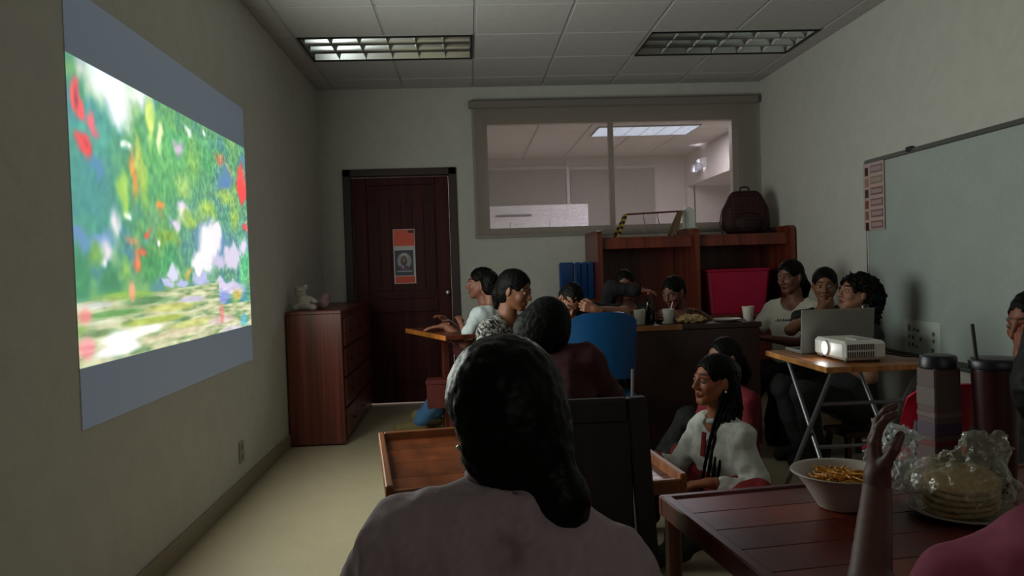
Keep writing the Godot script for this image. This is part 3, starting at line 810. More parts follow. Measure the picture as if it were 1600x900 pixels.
func build_tables():
	tray_desk("low honey-brown wooden desk with a raised rim beside the nearest woman", Vector3(-0.083, 0, -2.755), 0.14, 0.48, 0.8, 0.55, Color(0.52, 0.27, 0.13))
	tray_desk("low wooden desk with a pale rim in front of the girl in the white shirt", Vector3(0.445, 0, -2.52), 0.1, 0.34, 0.46, 0.55, Color(0.42, 0.22, 0.18))
	# table by the door, turned a little
	var dir := Vector3(-0.37, 0, -0.93).normalized()
	var t := thing("wooden_table", "small honey-edged wooden table near the door under resting hands", "table", Vector3(-0.17, 0, -5.39), atan2(-dir.x, -dir.z))
	boxed("table_top", Vector3(0, 0.765, 0), Vector3(0.3, 0.03, 0.84), wood(Color(0.42, 0.18, 0.11), 0.3, 0.5, "z"), t)
	boxed("edge_band", Vector3(-0.153, 0.765, 0), Vector3(0.008, 0.032, 0.84), wood(Color(0.78, 0.48, 0.2), 0.4, 0.5, "z"), t, 0.002)
	leg_posts(t, [0.1], [-0.3, 0.3], 0.75, 0.05, wood(Color(0.42, 0.18, 0.11), 0.5, 0.5, "y"))
	boxed("brace", Vector3(0.03, 0.735, 0), Vector3(0.2, 0.03, 0.6), wood(Color(0.42, 0.18, 0.11), 0.5, 0.5, "z"), t)
	# long table of the boys
	t = thing("long_table", "long dark red wooden table where the boys eat", "table", Vector3(1.33, 0, -4.69))
	for k in 3:
		boxed("board", Vector3(0, 0.815, -0.1 + 0.1 * k), Vector3(0.8, 0.03, 0.0985), wood(Color(0.2, 0.08, 0.06), 0.45, 0.5, "x"), t, 0.003)
	boxed("edge_band", Vector3(-0.24, 0.815, 0.154), Vector3(0.32, 0.032, 0.008), wood(Color(0.72, 0.46, 0.22), 0.4, 0.5, "x"), t, 0.002)
	leg_posts(t, [-0.35, 0.35], [-0.1, 0.1], 0.8, 0.05, wood(Color(0.2, 0.08, 0.06), 0.5, 0.5, "y"))
	boxed("front_panel", Vector3(0, 0.45, 0.135), Vector3(0.78, 0.7, 0.016), wood(Color(0.2, 0.08, 0.06), 0.45, 0.5, "x"), t)
	var white := mat(Color(0.75, 0.73, 0.68), 0.5)
	cup("white drinking cup on the table by the boy hiding his face", Vector3(1.03, 0.83, -4.68), white, false)
	cup("white drinking cup with a straw at the lips of the boy", Vector3(1.2, 0.83, -4.66), white, true)
	cup("white cup near the crimson bin at the table's far end", Vector3(1.685, 0.83, -4.64), white, false)
	var m := mb()
	t = thing("snack_bag", "crumpled pale snack bag lying in front of the drinking boy", "snack", Vector3(1.335, 0.8315, -4.65))
	var f := Field.new(Vector3(-0.14, -0.02, -0.1), Vector3(0.14, 0.09, 0.1), 0.007)
	f.ell(Vector3(0, 0.02, 0), Vector3(0.095, 0.03, 0.05), 0.02)
	f.cut_plane(Vector3.DOWN, 0.0)
	f.rough(noise(30, 8, 2), 0.014)
	add_net(m, f.net())
	obj("bag", m, mat(Color(0.6, 0.5, 0.32), 0.35), t)
	t = thing("white_plate", "flat white plate on the long table near the crimson bin", "plate", Vector3(1.56, 0.83, -4.66))
	m = mb()
	lathe(m, [Vector2(0, 0), Vector2(0.05, 0), Vector2(0.085, 0.014), Vector2(0.083, 0.018), Vector2(0.048, 0.005), Vector2(0, 0.005)])
	obj("dish", m, mat(Color(0.7, 0.66, 0.62), 0.4), t)
	# tall bottle between the boys
	t = thing("drink_bottle", "slim dark bottle with a bright highlight between the boys", "bottle", Vector3(1.1, 0.83, -4.72))
	m = mb()
	lathe(m, [Vector2(0, 0), Vector2(0.026, 0), Vector2(0.03, 0.006), Vector2(0.03, 0.11), Vector2(0.022, 0.14), Vector2(0.011, 0.16), Vector2(0.011, 0.18), Vector2(0, 0.18)])
	obj("bottle_body", m, mat(Color(0.06, 0.02, 0.015), 0.1), t)
	m = mb()
	lathe(m, [Vector2(0.0125, 0.176), Vector2(0.0135, 0.178), Vector2(0.0135, 0.196), Vector2(0, 0.197)])
	obj("cap", m, mat(Color(0.45, 0.1, 0.08), 0.4), t)

func cup(label: String, at: Vector3, mt: Material, straw: bool):
	var t := thing("drinking_cup", label, "cup", at, 0.0, "white cups on the boys' table")
	var m := mb()
	lathe(m, [Vector2(0, 0), Vector2(0.026, 0), Vector2(0.036, 0.085), Vector2(0.0375, 0.087), Vector2(0.0345, 0.086), Vector2(0.025, 0.004), Vector2(0, 0.004)])
	obj("cup_wall", m, mt, t)
	m = mb()
	tube(m, circle(Vector3(0, 0.086, 0), 0.0365), 0.002, 6)
	obj("lip", m, mt, t)
	if straw:
		m = mb()
		tube(m, [Vector3(0.0, 0.01, 0.01), Vector3(0.02, 0.1, 0.0), Vector3(0.032, 0.128, -0.01)], 0.003, 8)
		obj("straw", m, mat(Color(0.85, 0.83, 0.8), 0.4), t)

func circle(c: Vector3, r: float, n := 24) -> Array:
	var out := []
	for i in n + 1:
		out.append(c + Vector3(cos(TAU * i / n), 0, sin(TAU * i / n)) * r)
	return out

# ---------------------------------------------------------------- the near table on the right and what stands on it
func build_right_table():
	var t := thing("red_table", "glossy dark red wooden table in the near right corner", "table", Vector3(1.1, 0, -1.53), 0.0)
	var tb := Basis(Vector3.UP, 0.12)
	t.basis = tb
	for k in 7:
		boxed("board", Vector3(0, 0.605, -0.36 + 0.12 * k), Vector3(1.14, 0.03, 0.119), [wood(Color(0.42, 0.13, 0.09), 0.36, 0.5, "x"), wood(Color(0.48, 0.17, 0.1), 0.36, 0.4, "x"), wood(Color(0.39, 0.11, 0.08), 0.36, 0.45, "x")][k % 3], t, 0.002)
	var dk := wood(Color(0.38, 0.12, 0.085), 0.36, 0.5, "x")
	boxed("rim_back", Vector3(0, 0.6, -0.432), Vector3(1.2, 0.05, 0.024), dk, t)
	boxed("rim_front", Vector3(0, 0.6, 0.432), Vector3(1.2, 0.05, 0.024), dk, t)
	for k in [-1, 1]:
		boxed("rim_side", Vector3(k * 0.585, 0.6, 0), Vector3(0.028, 0.05, 0.86), dk, t)
	leg_posts(t, [-0.3, 0.3], [-0.2, 0.22], 0.58, 0.06, dk)
	# bowl of noodles
	var y := 0.6205
	var p := thing("noodle_bowl", "wide white bowl of orange noodles on the dark red table", "bowl", Vector3(0.845, y, -1.75))
	var m := mb()
	lathe(m, [Vector2(0, 0.004), Vector2(0.045, 0.0), Vector2(0.052, 0.004), Vector2(0.08, 0.05), Vector2(0.1, 0.078), Vector2(0.112, 0.083), Vector2(0.111, 0.087), Vector2(0.098, 0.083), Vector2(0.076, 0.052), Vector2(0.05, 0.012), Vector2(0, 0.01)], Vector3.ZERO, 40)
	obj("bowl_wall", m, mat(Color(0.68, 0.64, 0.6), 0.35), p)
	var food := thing("noodles", "tangled orange noodles heaped in the white bowl", "noodles", Vector3(0.845, y, -1.75))
	food.set_meta("kind", "stuff")
	m = mb()
	lathe(m, [Vector2(0.079, 0.058), Vector2(0.06, 0.066), Vector2(0.03, 0.07), Vector2(0, 0.072)], Vector3.ZERO, 24)
	obj("heap", m, mat(Color(0.58, 0.36, 0.08), 0.4), food)
	m = mb()
	var rng := RandomNumberGenerator.new()
	rng.seed = 5
	for k in 90:
		var a := rng.randf() * TAU
		var r := sqrt(rng.randf()) * 0.062
		var c := Vector3(cos(a) * r, 0.066 + 0.012 * (1.0 - r / 0.062) + rng.randf() * 0.007, sin(a) * r)
		var b := rng.randf() * TAU
		var pts := []
		for i in 6:
			b += rng.randf_range(-0.7, 0.7)
			c += Vector3(cos(b), rng.randf_range(-0.2, 0.2), sin(b)) * 0.008
			if Vector2(c.x, c.z).length() > 0.072: c = Vector3(c.x * 0.9, c.y, c.z * 0.9)
			pts.append(c)
		tube(m, pts, 0.0026, 5)
	obj("strands", m, mat(Color(0.78, 0.52, 0.12), 0.35), food)
	# bread bag
	p = thing("food_bag", "clear bag of pale tortillas on a plate, near right", "food", Vector3(1.08, y, -1.66))
	m = mb()
	lathe(m, [Vector2(0, 0), Vector2(0.07, 0.0), Vector2(0.115, 0.012), Vector2(0.114, 0.016), Vector2(0.068, 0.005), Vector2(0, 0.005)], Vector3.ZERO, 28)
	obj("plate", m, mat(Color(0.62, 0.56, 0.52), 0.4), p)
	for k in 5:
		m = mb()
		lathe(m, [Vector2(0, -0.006), Vector2(0.07, -0.005), Vector2(0.078, 0.0), Vector2(0.07, 0.006), Vector2(0, 0.007)], Vector3(0.004 * k - 0.01, 0.018 + k * 0.014, -0.004 * k), 20, Basis(Vector3.RIGHT, 0.05 * k) * Basis(Vector3.BACK, 0.12))
		obj("tortilla", m, mat(Color(0.62, 0.5, 0.3), 0.7, "mottle", 0.1), p)
	var f := Field.new(Vector3(-0.16, -0.02, -0.14), Vector3(0.16, 0.24, 0.14), 0.008)
	f.ell(Vector3(-0.01, 0.06, 0), Vector3(0.115, 0.07, 0.1), 0.03)
	f.cap(Vector3(0.02, 0.09, 0), Vector3(0.04, 0.13, 0.0), 0.05, 0.04, 0.04)
	f.cap(Vector3(0.02, 0.15, 0), Vector3(0.075, 0.15, 0.0), 0.02, 0.022, 0.03)
	f.cut_plane(Vector3.DOWN, -0.016)
	f.rough(noise(24, 6, 2), 0.02)
	m = mb()
	add_net(m, f.net())
	var film_ := StandardMaterial3D.new()
	film_.albedo_color = Color(0.6, 0.6, 0.5, 0.22)
	film_.transparency = BaseMaterial3D.TRANSPARENCY_ALPHA
	film_.roughness = 0.25
	obj("plastic_bag", m, film_, p)
	# crumpled clear wrapper
	p = thing("plastic_wrapper", "crumpled clear plastic wrapper standing between bowl and food bag", "wrapper", Vector3(1.01, y + 0.008, -1.83))
	f = Field.new(Vector3(-0.12, -0.02, -0.1), Vector3(0.12, 0.2, 0.1), 0.007)
	f.ell(Vector3(0, 0.07, 0), Vector3(0.06, 0.075, 0.03), 0.02)
	f.cap(Vector3(0, 0.08, 0), Vector3(0.01, 0.15, 0.01), 0.03, 0.05, 0.02)
	f.cut_plane(Vector3.DOWN, 0.0)
	f.cut_plane(Vector3(0.3, 1, 0).normalized(), 0.15)
	f.rough(noise(34, 16, 2), 0.03)
	m = mb()
	add_net(m, f.net())
	var clear := StandardMaterial3D.new()
	clear.albedo_color = Color(0.85, 0.88, 0.88, 0.35)
	clear.transparency = BaseMaterial3D.TRANSPARENCY_ALPHA
	clear.roughness = 0.1
	obj("crumpled_film", m, clear, p)
	# tall carton
	p = thing("tall_carton", "tall printed carton with a dark cap on the dark red table", "carton", Vector3(1.15, y, -1.86), 0.15)
	boxed("body", Vector3(0, 0.15, 0), Vector3(0.075, 0.3, 0.065), mat(Color(0.33, 0.25, 0.24), 0.6), p, 0.004)
	for k in [[0.06, 0.05, Color(0.36, 0.24, 0.27)], [0.115, 0.018, Color(0.4, 0.08, 0.13)], [0.15, 0.035, Color(0.25, 0.17, 0.26)], [0.185, 0.016, Color(0.4, 0.31, 0.29)], [0.23, 0.05, Color(0.33, 0.28, 0.25)]]:
		boxed("print_band", Vector3(0, k[0], 0.0), Vector3(0.0765, k[1], 0.0665), mat(k[2], 0.5), p, 0.003)
	m = mb()
	lathe(m, [Vector2(0.042, 0.298), Vector2(0.044, 0.302), Vector2(0.042, 0.326), Vector2(0.034, 0.33), Vector2(0, 0.33)], Vector3.ZERO, 24)
	obj("cap", m, mat(Color(0.07, 0.07, 0.14), 0.4), p)
	# tumbler with straw
	p = thing("dark_tumbler", "tall dark red tumbler with a straw beside the printed carton", "tumbler", Vector3(1.24, y, -1.78))
	m = mb()
	lathe(m, [Vector2(0, 0), Vector2(0.036, 0), Vector2(0.04, 0.01), Vector2(0.052, 0.3), Vector2(0.054, 0.305), Vector2(0.0, 0.306)], Vector3.ZERO, 28)
	obj("tumbler_wall", m, mat(Color(0.2, 0.04, 0.05), 0.35), p)
	m = mb()
	lathe(m, [Vector2(0.055, 0.302), Vector2(0.057, 0.306), Vector2(0.057, 0.322), Vector2(0.05, 0.328), Vector2(0, 0.33)], Vector3.ZERO, 28)
	obj("lid", m, mat(Color(0.07, 0.07, 0.13), 0.4), p)
	m = mb()
	tube(m, [Vector3(-0.045, 0.32, 0), Vector3(-0.055, 0.41, 0)], 0.0045, 8)
	obj("straw", m, mat(Color(0.2, 0.18, 0.14), 0.5), p)

# ---------------------------------------------------------------- chairs and benches
func chair(label: String, at: Vector3, yaw: float, seat: float, back: float, w: float, mt: Material, lm: Material):
	# faces +z when yaw is 0
	var t := thing("classroom_chair", label, "chair", at, deg_to_rad(yaw), "classroom chairs")
	var m := mb()
	var rows := []
	for i in 9: # seat with a dished middle and a rolled front edge
		var z: float = -w * 0.45 + w * 0.95 * i / 8.0
		var row := []
		for j in 9:
			var x: float = (j - 4) / 4.0
			var y: float = seat - 0.012 * (1.0 - x * x) - (0.03 * pow(maxf(0.0, i - 6.0) / 2.0, 2))
			row.append(Vector3(x * w / 2 * (1.0 - 0.04 * (8 - i) / 8.0), y, z))
		rows.append(row)
	shell(m, rows, 0.009)
	obj("seat", m, mt, t)
	m = mb()
	rows = []
	for i in 9:
		var a: float = i / 8.0
		var row := []
		for j in 11:
			var x: float = (j - 5) / 5.0
			var y: float = seat + 0.1 + (back - seat - 0.1) * a - 0.05 * pow(absf(x), 4) * a * a
			row.append(Vector3(x * w / 2 * 0.96, y, -w * 0.46 - 0.07 * a + 0.05 * x * x))
		rows.append(row)
	shell(m, rows, 0.009)
	obj("backrest", m, mt, t)
	for k in [-1, 1]:
		m = mb()
		tube(m, [Vector3(k * w * 0.42, 0.0, w * 0.5), Vector3(k * w * 0.38, seat - 0.03, w * 0.38), Vector3(k * w * 0.38, seat - 0.025, 0)], 0.011, 8)
		obj("leg", m, lm, t)
		m = mb()
		tube(m, [Vector3(k * w * 0.43, 0.0, -w * 0.6), Vector3(k * w * 0.4, seat - 0.02, -w * 0.46), Vector3(k * w * 0.4, seat + 0.16, -w * 0.46 - 0.035)], 0.011, 8)
		obj("leg", m, lm, t)

# a sheet of points given a thickness
func shell(m: Array, rows: Array, th: float):
	var n: int = rows.size()
	var w: int = rows[0].size()
	var nr := []
	for i in n:
		var r := []
		for j in w:
			var a: Vector3 = rows[mini(i + 1, n - 1)][j] - rows[maxi(i - 1, 0)][j]
			var b: Vector3 = rows[i][mini(j + 1, w - 1)] - rows[i][maxi(j - 1, 0)]
			r.append(a.cross(b).normalized())
		nr.append(r)
	for s in [1.0, -1.0]:
		var rings := []
		for i in n:
			var r := []
			for j in w:
				var jj: int = j if s > 0 else w - 1 - j
				r.append([rows[i][jj] + nr[i][jj] * th * 0.5 * s, nr[i][jj] * s])
			rings.append(r)
		strip(m, rings, false)
	for e in [[true, 0], [true, n - 1], [false, 0], [false, w - 1]]:
		var len: int = w if e[0] else n
		for k in len - 1:
			var i0: int = e[1] if e[0] else k
			var i1: int = e[1] if e[0] else k + 1
			var j0: int = k if e[0] else e[1]
			var j1: int = k + 1 if e[0] else e[1]
			var a: Vector3 = nr[i0][j0] * th * 0.5
			var b: Vector3 = nr[i1][j1] * th * 0.5
			quad4(m, rows[i0][j0] + a, rows[i1][j1] + b, rows[i1][j1] - b, rows[i0][j0] - a)

func wood_chair(label: String, at: Vector3, yaw: float, seat: float, back: float, w: float, mt: Material):
	var t := thing("wooden_chair", label, "chair", at, deg_to_rad(yaw), "dark wooden chairs")
	boxed("seat", Vector3(0, seat - 0.015, 0), Vector3(w, 0.03, w * 0.9), mt, t, 0.006)
	for k in [-1, 1]:
		boxed("leg", Vector3(k * (w / 2 - 0.025), (seat - 0.03) / 2, w * 0.4), Vector3(0.04, seat - 0.03, 0.04), mt, t)
		var m := mb()
		bar(m, Vector3(k * (w / 2 + 0.02), 0.0, -w * 0.55), Vector3(k * (w / 2 - 0.02), back, -w * 0.5), 0.045, 0.035)
		obj("post", m, mt, t)
	var m2 := mb()
	bar(m2, Vector3(0, seat + 0.02, -w * 0.525), Vector3(0, back - 0.01, -w * 0.505), w - 0.07, 0.018)
	obj("backrest", m2, mt, t)
	boxed("top_rail", Vector3(0, back - 0.03, -w * 0.505), Vector3(w - 0.08, 0.06, 0.03), mt, t, 0.012)
	boxed("stretcher", Vector3(0, 0.2, w * 0.4), Vector3(w - 0.08, 0.03, 0.02), mt, t)

func build_chairs():
	var steel := mat(Color(0.6, 0.6, 0.6), 0.3, "", 1.0, 0.8)
	var dk := wood(Color(0.1, 0.045, 0.04), 0.65, 0.5, "y")
	chair("bright blue plastic chair whose back the sleeping boy leans on", Vector3(0.74, 0, -4.53), 180, 0.45, 0.935, 0.4, mat(Color(0.02, 0.27, 0.46), 0.35), steel)
	chair("crimson plastic chair beyond the near right table", Vector3(1.84, 0, -3.09), 180, 0.4, 0.7, 0.34, mat(Color(0.75, 0.06, 0.2), 0.45), steel)
	wood_chair("dark wooden chair with a solid back right of the nearest woman", Vector3(0.205, 0, -2.02), 180, 0.42, 0.885, 0.4, dk)
	var b := thing("wooden_bench", "short maroon wooden bench near the door table", "bench", Vector3(-0.13, 0, -4.82))
	var mr := wood(Color(0.36, 0.1, 0.09), 0.45, 0.5, "x")
	boxed("seat", Vector3(0, 0.515, 0), Vector3(0.3, 0.025, 0.16), mr, b)
	boxed("apron", Vector3(0, 0.43, 0.07), Vector3(0.29, 0.145, 0.02), mr, b)
	for k in [-1, 1]:
		boxed("leg_panel", Vector3(0.06 + k * 0.06, 0.25, -0.01), Vector3(0.03, 0.5, 0.12), mr, b)
# ---------------------------------------------------------------- the audience
func cloth(c: Color, g := "cloth", size := 0.1) -> StandardMaterial3D:
	return mat(c, 0.85, g, size)

func build_people():
	var brown := Color(0.5, 0.33, 0.24)
	var dark := Color(0.4, 0.25, 0.18)
	var black := cloth(Color(0.07, 0.07, 0.075))
	var jeans := cloth(Color(0.18, 0.24, 0.34))
	var q := "people watching the film"
	# nearest woman, from behind
	var p := person("woman in a grey-mauve polo shirt nearest the viewer, seen from behind, black hair gathered low", q, {
		"head_at": Vector3(0.052, 0.945, -1.33), "yaw": 178.0, "s": 1.02, "hs": 1.0, "lean": Vector2(0.12, 0.13), "head": Vector3(2, 10, -3), "neck": 0.5, "head_shift": Vector3(0.0, -0.055, 0), "wide": 0.165, "drop": 0.095, "neckline": 0.8,
		"skin": brown, "top": cloth(Color(0.68, 0.61, 0.64)), "pants": jeans, "hair": "tail_right", "hair_rough": 0.4, "eyes": true, "cell": 0.012, "sleeve": 0.9, "puff": 0.018, "folds": 0.016, "collar": true, "shoes": black,
		"hand_l": Vector3(-0.1, 0.58, -1.6), "hand_r": Vector3(0.2, 0.56, -1.55)})
	earring(p)
	stool("plain wooden stool under the nearest woman", p)
	p = person("dark-haired person in a maroon top seen from behind, in front of the woman in flowers", q, {
		"head_at": Vector3(0.32, 0.934, -3.25), "yaw": 172.0, "s": 1.0, "hs": 1.02, "lean": Vector2(0.05, -0.2), "head_shift": Vector3(0, -0.085, 0), "head": Vector3(5, 0, 8), "skin": dark, "top": cloth(Color(0.24, 0.04, 0.085)), "pants": black, "hair": "thick", "shoes": black,
		"hand_l": Vector3(0.25, 0.55, -3.55), "hand_r": Vector3(0.62, 0.52, -3.55), "sleeve": 1.4})
	stool("plain wooden stool under the person in the maroon top", p)
	p = person("woman in a black and white flowered top facing right, dark hair tied back", q, {
		"head_at": Vector3(0.275, 1.065, -4.6), "yaw": 48.0, "s": 0.98, "hs": 1.0, "lean": Vector2(0.05, 0.0), "head": Vector3(14, 14, 0), "skin": Color(0.5, 0.32, 0.22), "top": mat(Color(0.8, 0.8, 0.76), 0.85, "floral", 0.42), "pants": black, "hair": "nape", "shoes": black, "open": false, "cell": 0.013,
		"pole_l": Vector3(0.2, -1, -0.5), "hand_l": Vector3(0.34, 0.62, -4.4), "hand_r": Vector3(0.25, 0.6, -4.3), "foot_l": Vector3(0.36, 0.08, -4.3), "foot_r": Vector3(0.2, 0.08, -4.3)})
	stool("plain wooden stool under the woman in the flowered top", p)
	p = person("toddler in a white t-shirt seen from behind, one arm on the table near the door", q, {
		"head_at": Vector3(0.14, 1.085, -5.22), "yaw": 215.0, "s": 0.62, "hs": 0.84, "lean": Vector2(0.12, 0.0), "head": Vector3(0, -25, 0), "skin": Color(0.55, 0.36, 0.28), "top": cloth(Color(0.8, 0.84, 0.84)), "pants": cloth(Color(0.3, 0.1, 0.1)), "hair": "crop", "hair_rough": 0.6, "cell": 0.011, "sleeve": 0.8, "puff": 0.018, "shoes": black,
		"hand_l": Vector3(-0.06, 0.845, -5.2), "pole_l": Vector3(0.6, -0.8, -0.3), "hand_r": Vector3(0.16, 0.85, -5.5), "foot_l": Vector3(0.0, 0.45, -5.2), "foot_r": Vector3(0.1, 0.45, -5.4)})
	p = person("person in a dark shirt, blue jeans and tan boots sitting behind the toddler", q, {
		"head_at": Vector3(0.085, 1.095, -5.52), "yaw": 262.0, "s": 0.95, "hs": 0.96, "lean": Vector2(0.2, 0.0), "head": Vector3(-2, 0, 0), "skin": Color(0.55, 0.35, 0.27), "top": cloth(Color(0.14, 0.06, 0.06)), "pants": cloth(Color(0.28, 0.47, 0.66)), "shoes": cloth(Color(0.5, 0.44, 0.27)), "hair": "short", "sleeve": 0.7,
		"hand_l": Vector3(-0.17, 0.815, -5.36), "point_l": Vector3(-1, -0.08, -0.1), "curl_l": [0.25, 0.15], "hand_r": Vector3(-0.15, 0.815, -5.62), "pole_l": Vector3(0.6, -0.5, -0.4),
		"foot_l": Vector3(-0.4, 0.09, -5.7), "foot_r": Vector3(-0.3, 0.09, -5.92)})
	stool("plain wooden stool under the person in blue jeans", p)
	p = person("boy in black slumped asleep over the blue chair back, hand by his face", q, {
		"head_at": Vector3(0.575, 1.005, -4.4), "yaw": -12.0, "s": 0.8, "hs": 0.82, "lean": Vector2(0.45, 0.35), "head": Vector3(52, 18, -14), "skin": Color(0.55, 0.36, 0.26), "top": black, "pants": jeans, "hair": "crop", "open": false, "shoes": black, "cell": 0.012, "sleeve": 0.75,
		"hand_l": Vector3(0.705, 0.95, -4.3), "pole_l": Vector3(1, 0.0, 0.3), "palm_l": Vector3(0, 0, -1), "curl_l": [1.15, 0.05], "point_l": Vector3(-0.8, 0.25, 0.1), "hand_r": Vector3(0.64, 0.68, -4.55), "pole_r": Vector3(-0.4, -1, -0.3)})
	p = person("boy with a dark sleeve across his face at the long table", q, {
		"head_at": Vector3(1.05, 1.06, -5.2), "yaw": -8.0, "s": 0.8, "hs": 0.84, "lean": Vector2(0.15, -0.1), "head": Vector3(10, -5, 8), "skin": Color(0.46, 0.28, 0.22), "top": cloth(Color(0.05, 0.05, 0.07)), "pants": black, "hair": "short", "shoes": black, "sleeve": 1.85, "cell": 0.013,
		"hand_r": Vector3(1.13, 1.02, -5.1), "pole_r": Vector3(-1, 0.35, 0.2), "hand_l": Vector3(1.06, 0.87, -4.85)})
	stool("plain wooden stool under the boy hiding his face", p)
	p = person("boy in a black shirt drinking through a straw at the long table", q, {
		"head_at": Vector3(1.335, 1.005, -5.04), "yaw": -38.0, "s": 0.82, "hs": 0.86, "lean": Vector2(0.12, 0.0), "head": Vector3(22, -12, 0), "skin": Color(0.44, 0.26, 0.21), "top": black, "pants": black, "hair": "short", "shoes": black, "sleeve": 0.8, "cell": 0.013,
		"hand_r": Vector3(1.16, 0.87, -4.74), "curl_r": [0.8, 0.05], "palm_r": Vector3(0.5, 0, 0.8), "hand_l": Vector3(1.45, 0.86, -4.77)})
	stool("plain wooden stool under the drinking boy", p)
	# three by the whiteboard
	p = person("woman in a white t-shirt with a line of dark script by the crimson bin", q, {
		"head_at": Vector3(2.235, 1.073, -5.32), "yaw": -52.0, "s": 0.95, "hs": 0.98, "lean": Vector2(-0.04, 0.0), "head": Vector3(8, -8, 0), "skin": Color(0.46, 0.29, 0.23), "top": cloth(Color(0.82, 0.8, 0.74)), "pants": black, "hair": "pulled", "hair_color": Color(0.07, 0.04, 0.035), "shoes": black, "cell": 0.012, "neckline": 1.25,
		"hand_l": Vector3(2.02, 0.66, -5.18), "hand_r": Vector3(1.88, 0.68, -5.25), "foot_l": Vector3(1.86, 0.08, -5.3), "foot_r": Vector3(1.86, 0.08, -5.48)})
	script_on(p)
	stool("plain wooden stool under the woman in the white t-shirt", p)
	p = person("girl in a dark vest with her hand raised to her mouth, beside the curly-haired woman", q, {
		"head_at": Vector3(2.3, 1.02, -4.93), "yaw": -24.0, "s": 0.9, "hs": 0.95, "lean": Vector2(0.03, 0.0), "head": Vector3(6, -2, 0), "skin": Color(0.5, 0.33, 0.23), "top": cloth(Color(0.05, 0.05, 0.06)), "pants": black, "hair": "pulled", "hair_color": Color(0.06, 0.035, 0.03), "shoes": black, "cell": 0.012, "sleeve": 0.3,
		"hand_r": Vector3(2.205, 0.872, -4.79), "pole_r": Vector3(-1, -0.7, 0.3), "palm_r": Vector3(0.2, 0.2, -1), "curl_r": [1.3, 0.03], "point_r": Vector3(0.8, 0.4, 0.0), "hand_l": Vector3(2.3, 0.66, -4.8), "foot_l": Vector3(2.0, 0.08, -4.88), "foot_r": Vector3(1.97, 0.08, -5.02)})
	stool("plain wooden stool under the girl with her hand at her mouth", p)
	p = person("curly-haired woman in black facing the picture, just behind the laptop", q, {
		"head_at": Vector3(2.285, 0.98, -4.5), "yaw": -84.0, "s": 0.94, "hs": 0.98, "lean": Vector2(-0.06, 0.0), "head": Vector3(-14, 0, 0), "skin": Color(0.56, 0.38, 0.3), "top": black, "pants": black, "hair": "curly", "hair_rough": 0.6, "shoes": black, "cell": 0.012,
		"hand_l": Vector3(2.05, 0.62, -4.35), "hand_r": Vector3(2.05, 0.62, -4.6)})
	stool("plain wooden stool under the curly-haired woman", p)
	# girl in white, low in the middle
	p = person("girl in a white shirt and red skirt sitting low, with long black braids", q, {
		"head_at": Vector3(1.04, 0.685, -3.3), "yaw": -74.0, "s": 0.88, "hs": 0.94, "lean": Vector2(0.16, 0.0), "head": Vector3(-5, 2, 0), "skin": Color(0.62, 0.36, 0.23), "top": cloth(Color(0.84, 0.85, 0.82)), "pants": black, "skirt": cloth(Color(0.5, 0.03, 0.07)), "hair": "braids", "shoes": black, "cell": 0.01, "sleeve": 1.72, "puff": 0.012, "folds": 0.016, "wide": 0.145, "collar": true,
		"hand_l": Vector3(0.95, 0.3, -3.1), "pole_l": Vector3(0.5, -0.8, -0.9), "point_l": Vector3(-1, -0.1, -0.2), "hand_r": Vector3(0.79, 0.35, -3.32), "pole_r": Vector3(-0.5, -0.9, 0.2), "point_r": Vector3(-0.1, -0.9, 0.3),
		"foot_l": Vector3(0.78, 0.09, -3.0), "foot_r": Vector3(0.76, 0.09, -3.45), "knee_l": Vector3(0.9, 0.5, 0.6), "knee_r": Vector3(-0.9, 0.5, 0.6)})
	earring(p)
	braids_on(p)
	var gi: Dictionary = info[p]
	var tm := mb()
	bar(tm, gi.N - gi.u * 0.03 + gi.fw * 0.083, gi.N - gi.u * 0.13 + gi.fw * 0.112, 0.03, 0.006, gi.ax)
	obj("red_ribbon", tm, cloth(Color(0.55, 0.03, 0.06)), p)
	p = person("person in crimson sitting low behind the girl with braids", q, {
		"head_at": Vector3(1.32, 0.69, -4.02), "yaw": -70.0, "s": 0.85, "hs": 0.9, "lean": Vector2(0.1, 0.0), "skin": brown, "top": cloth(Color(0.45, 0.03, 0.12)), "pants": black, "hair": "pulled", "shoes": black, "collar": false,
		"foot_l": Vector3(1.0, 0.09, -3.95), "foot_r": Vector3(1.0, 0.09, -4.2), "knee_l": Vector3(0.9, 0.5, 0.6), "knee_r": Vector3(-0.9, 0.5, 0.6)})
	# right edge
	p = person("girl in a pink top at the near right edge raising one hand over the table", q, {
		"head_at": Vector3(0.815, 1.03, -0.98), "yaw": 200.0, "s": 0.8, "wide": 0.18, "hs": 0.86, "lean": Vector2(0.1, -0.1), "head": Vector3(4, -30, 0), "skin": Color(0.34, 0.2, 0.15), "top": cloth(Color(0.62, 0.27, 0.38)), "pants": jeans, "hair": "thick", "shoes": black, "cell": 0.011, "sleeve": 0.45, "puff": 0.022,
		"hand_l": Vector3(0.585, 0.862, -1.1), "pole_l": Vector3(1.0, -0.8, 0.2), "palm_l": Vector3(0.9, 0, 0.4), "curl_l": [0.5, 0.3], "point_l": Vector3(0.0, 1.0, -0.1), "hand_r": Vector3(1.0, 0.68, -1.2), "foot_l": Vector3(1.0, 0.08, -0.75), "foot_r": Vector3(1.1, 0.08, -0.65)})
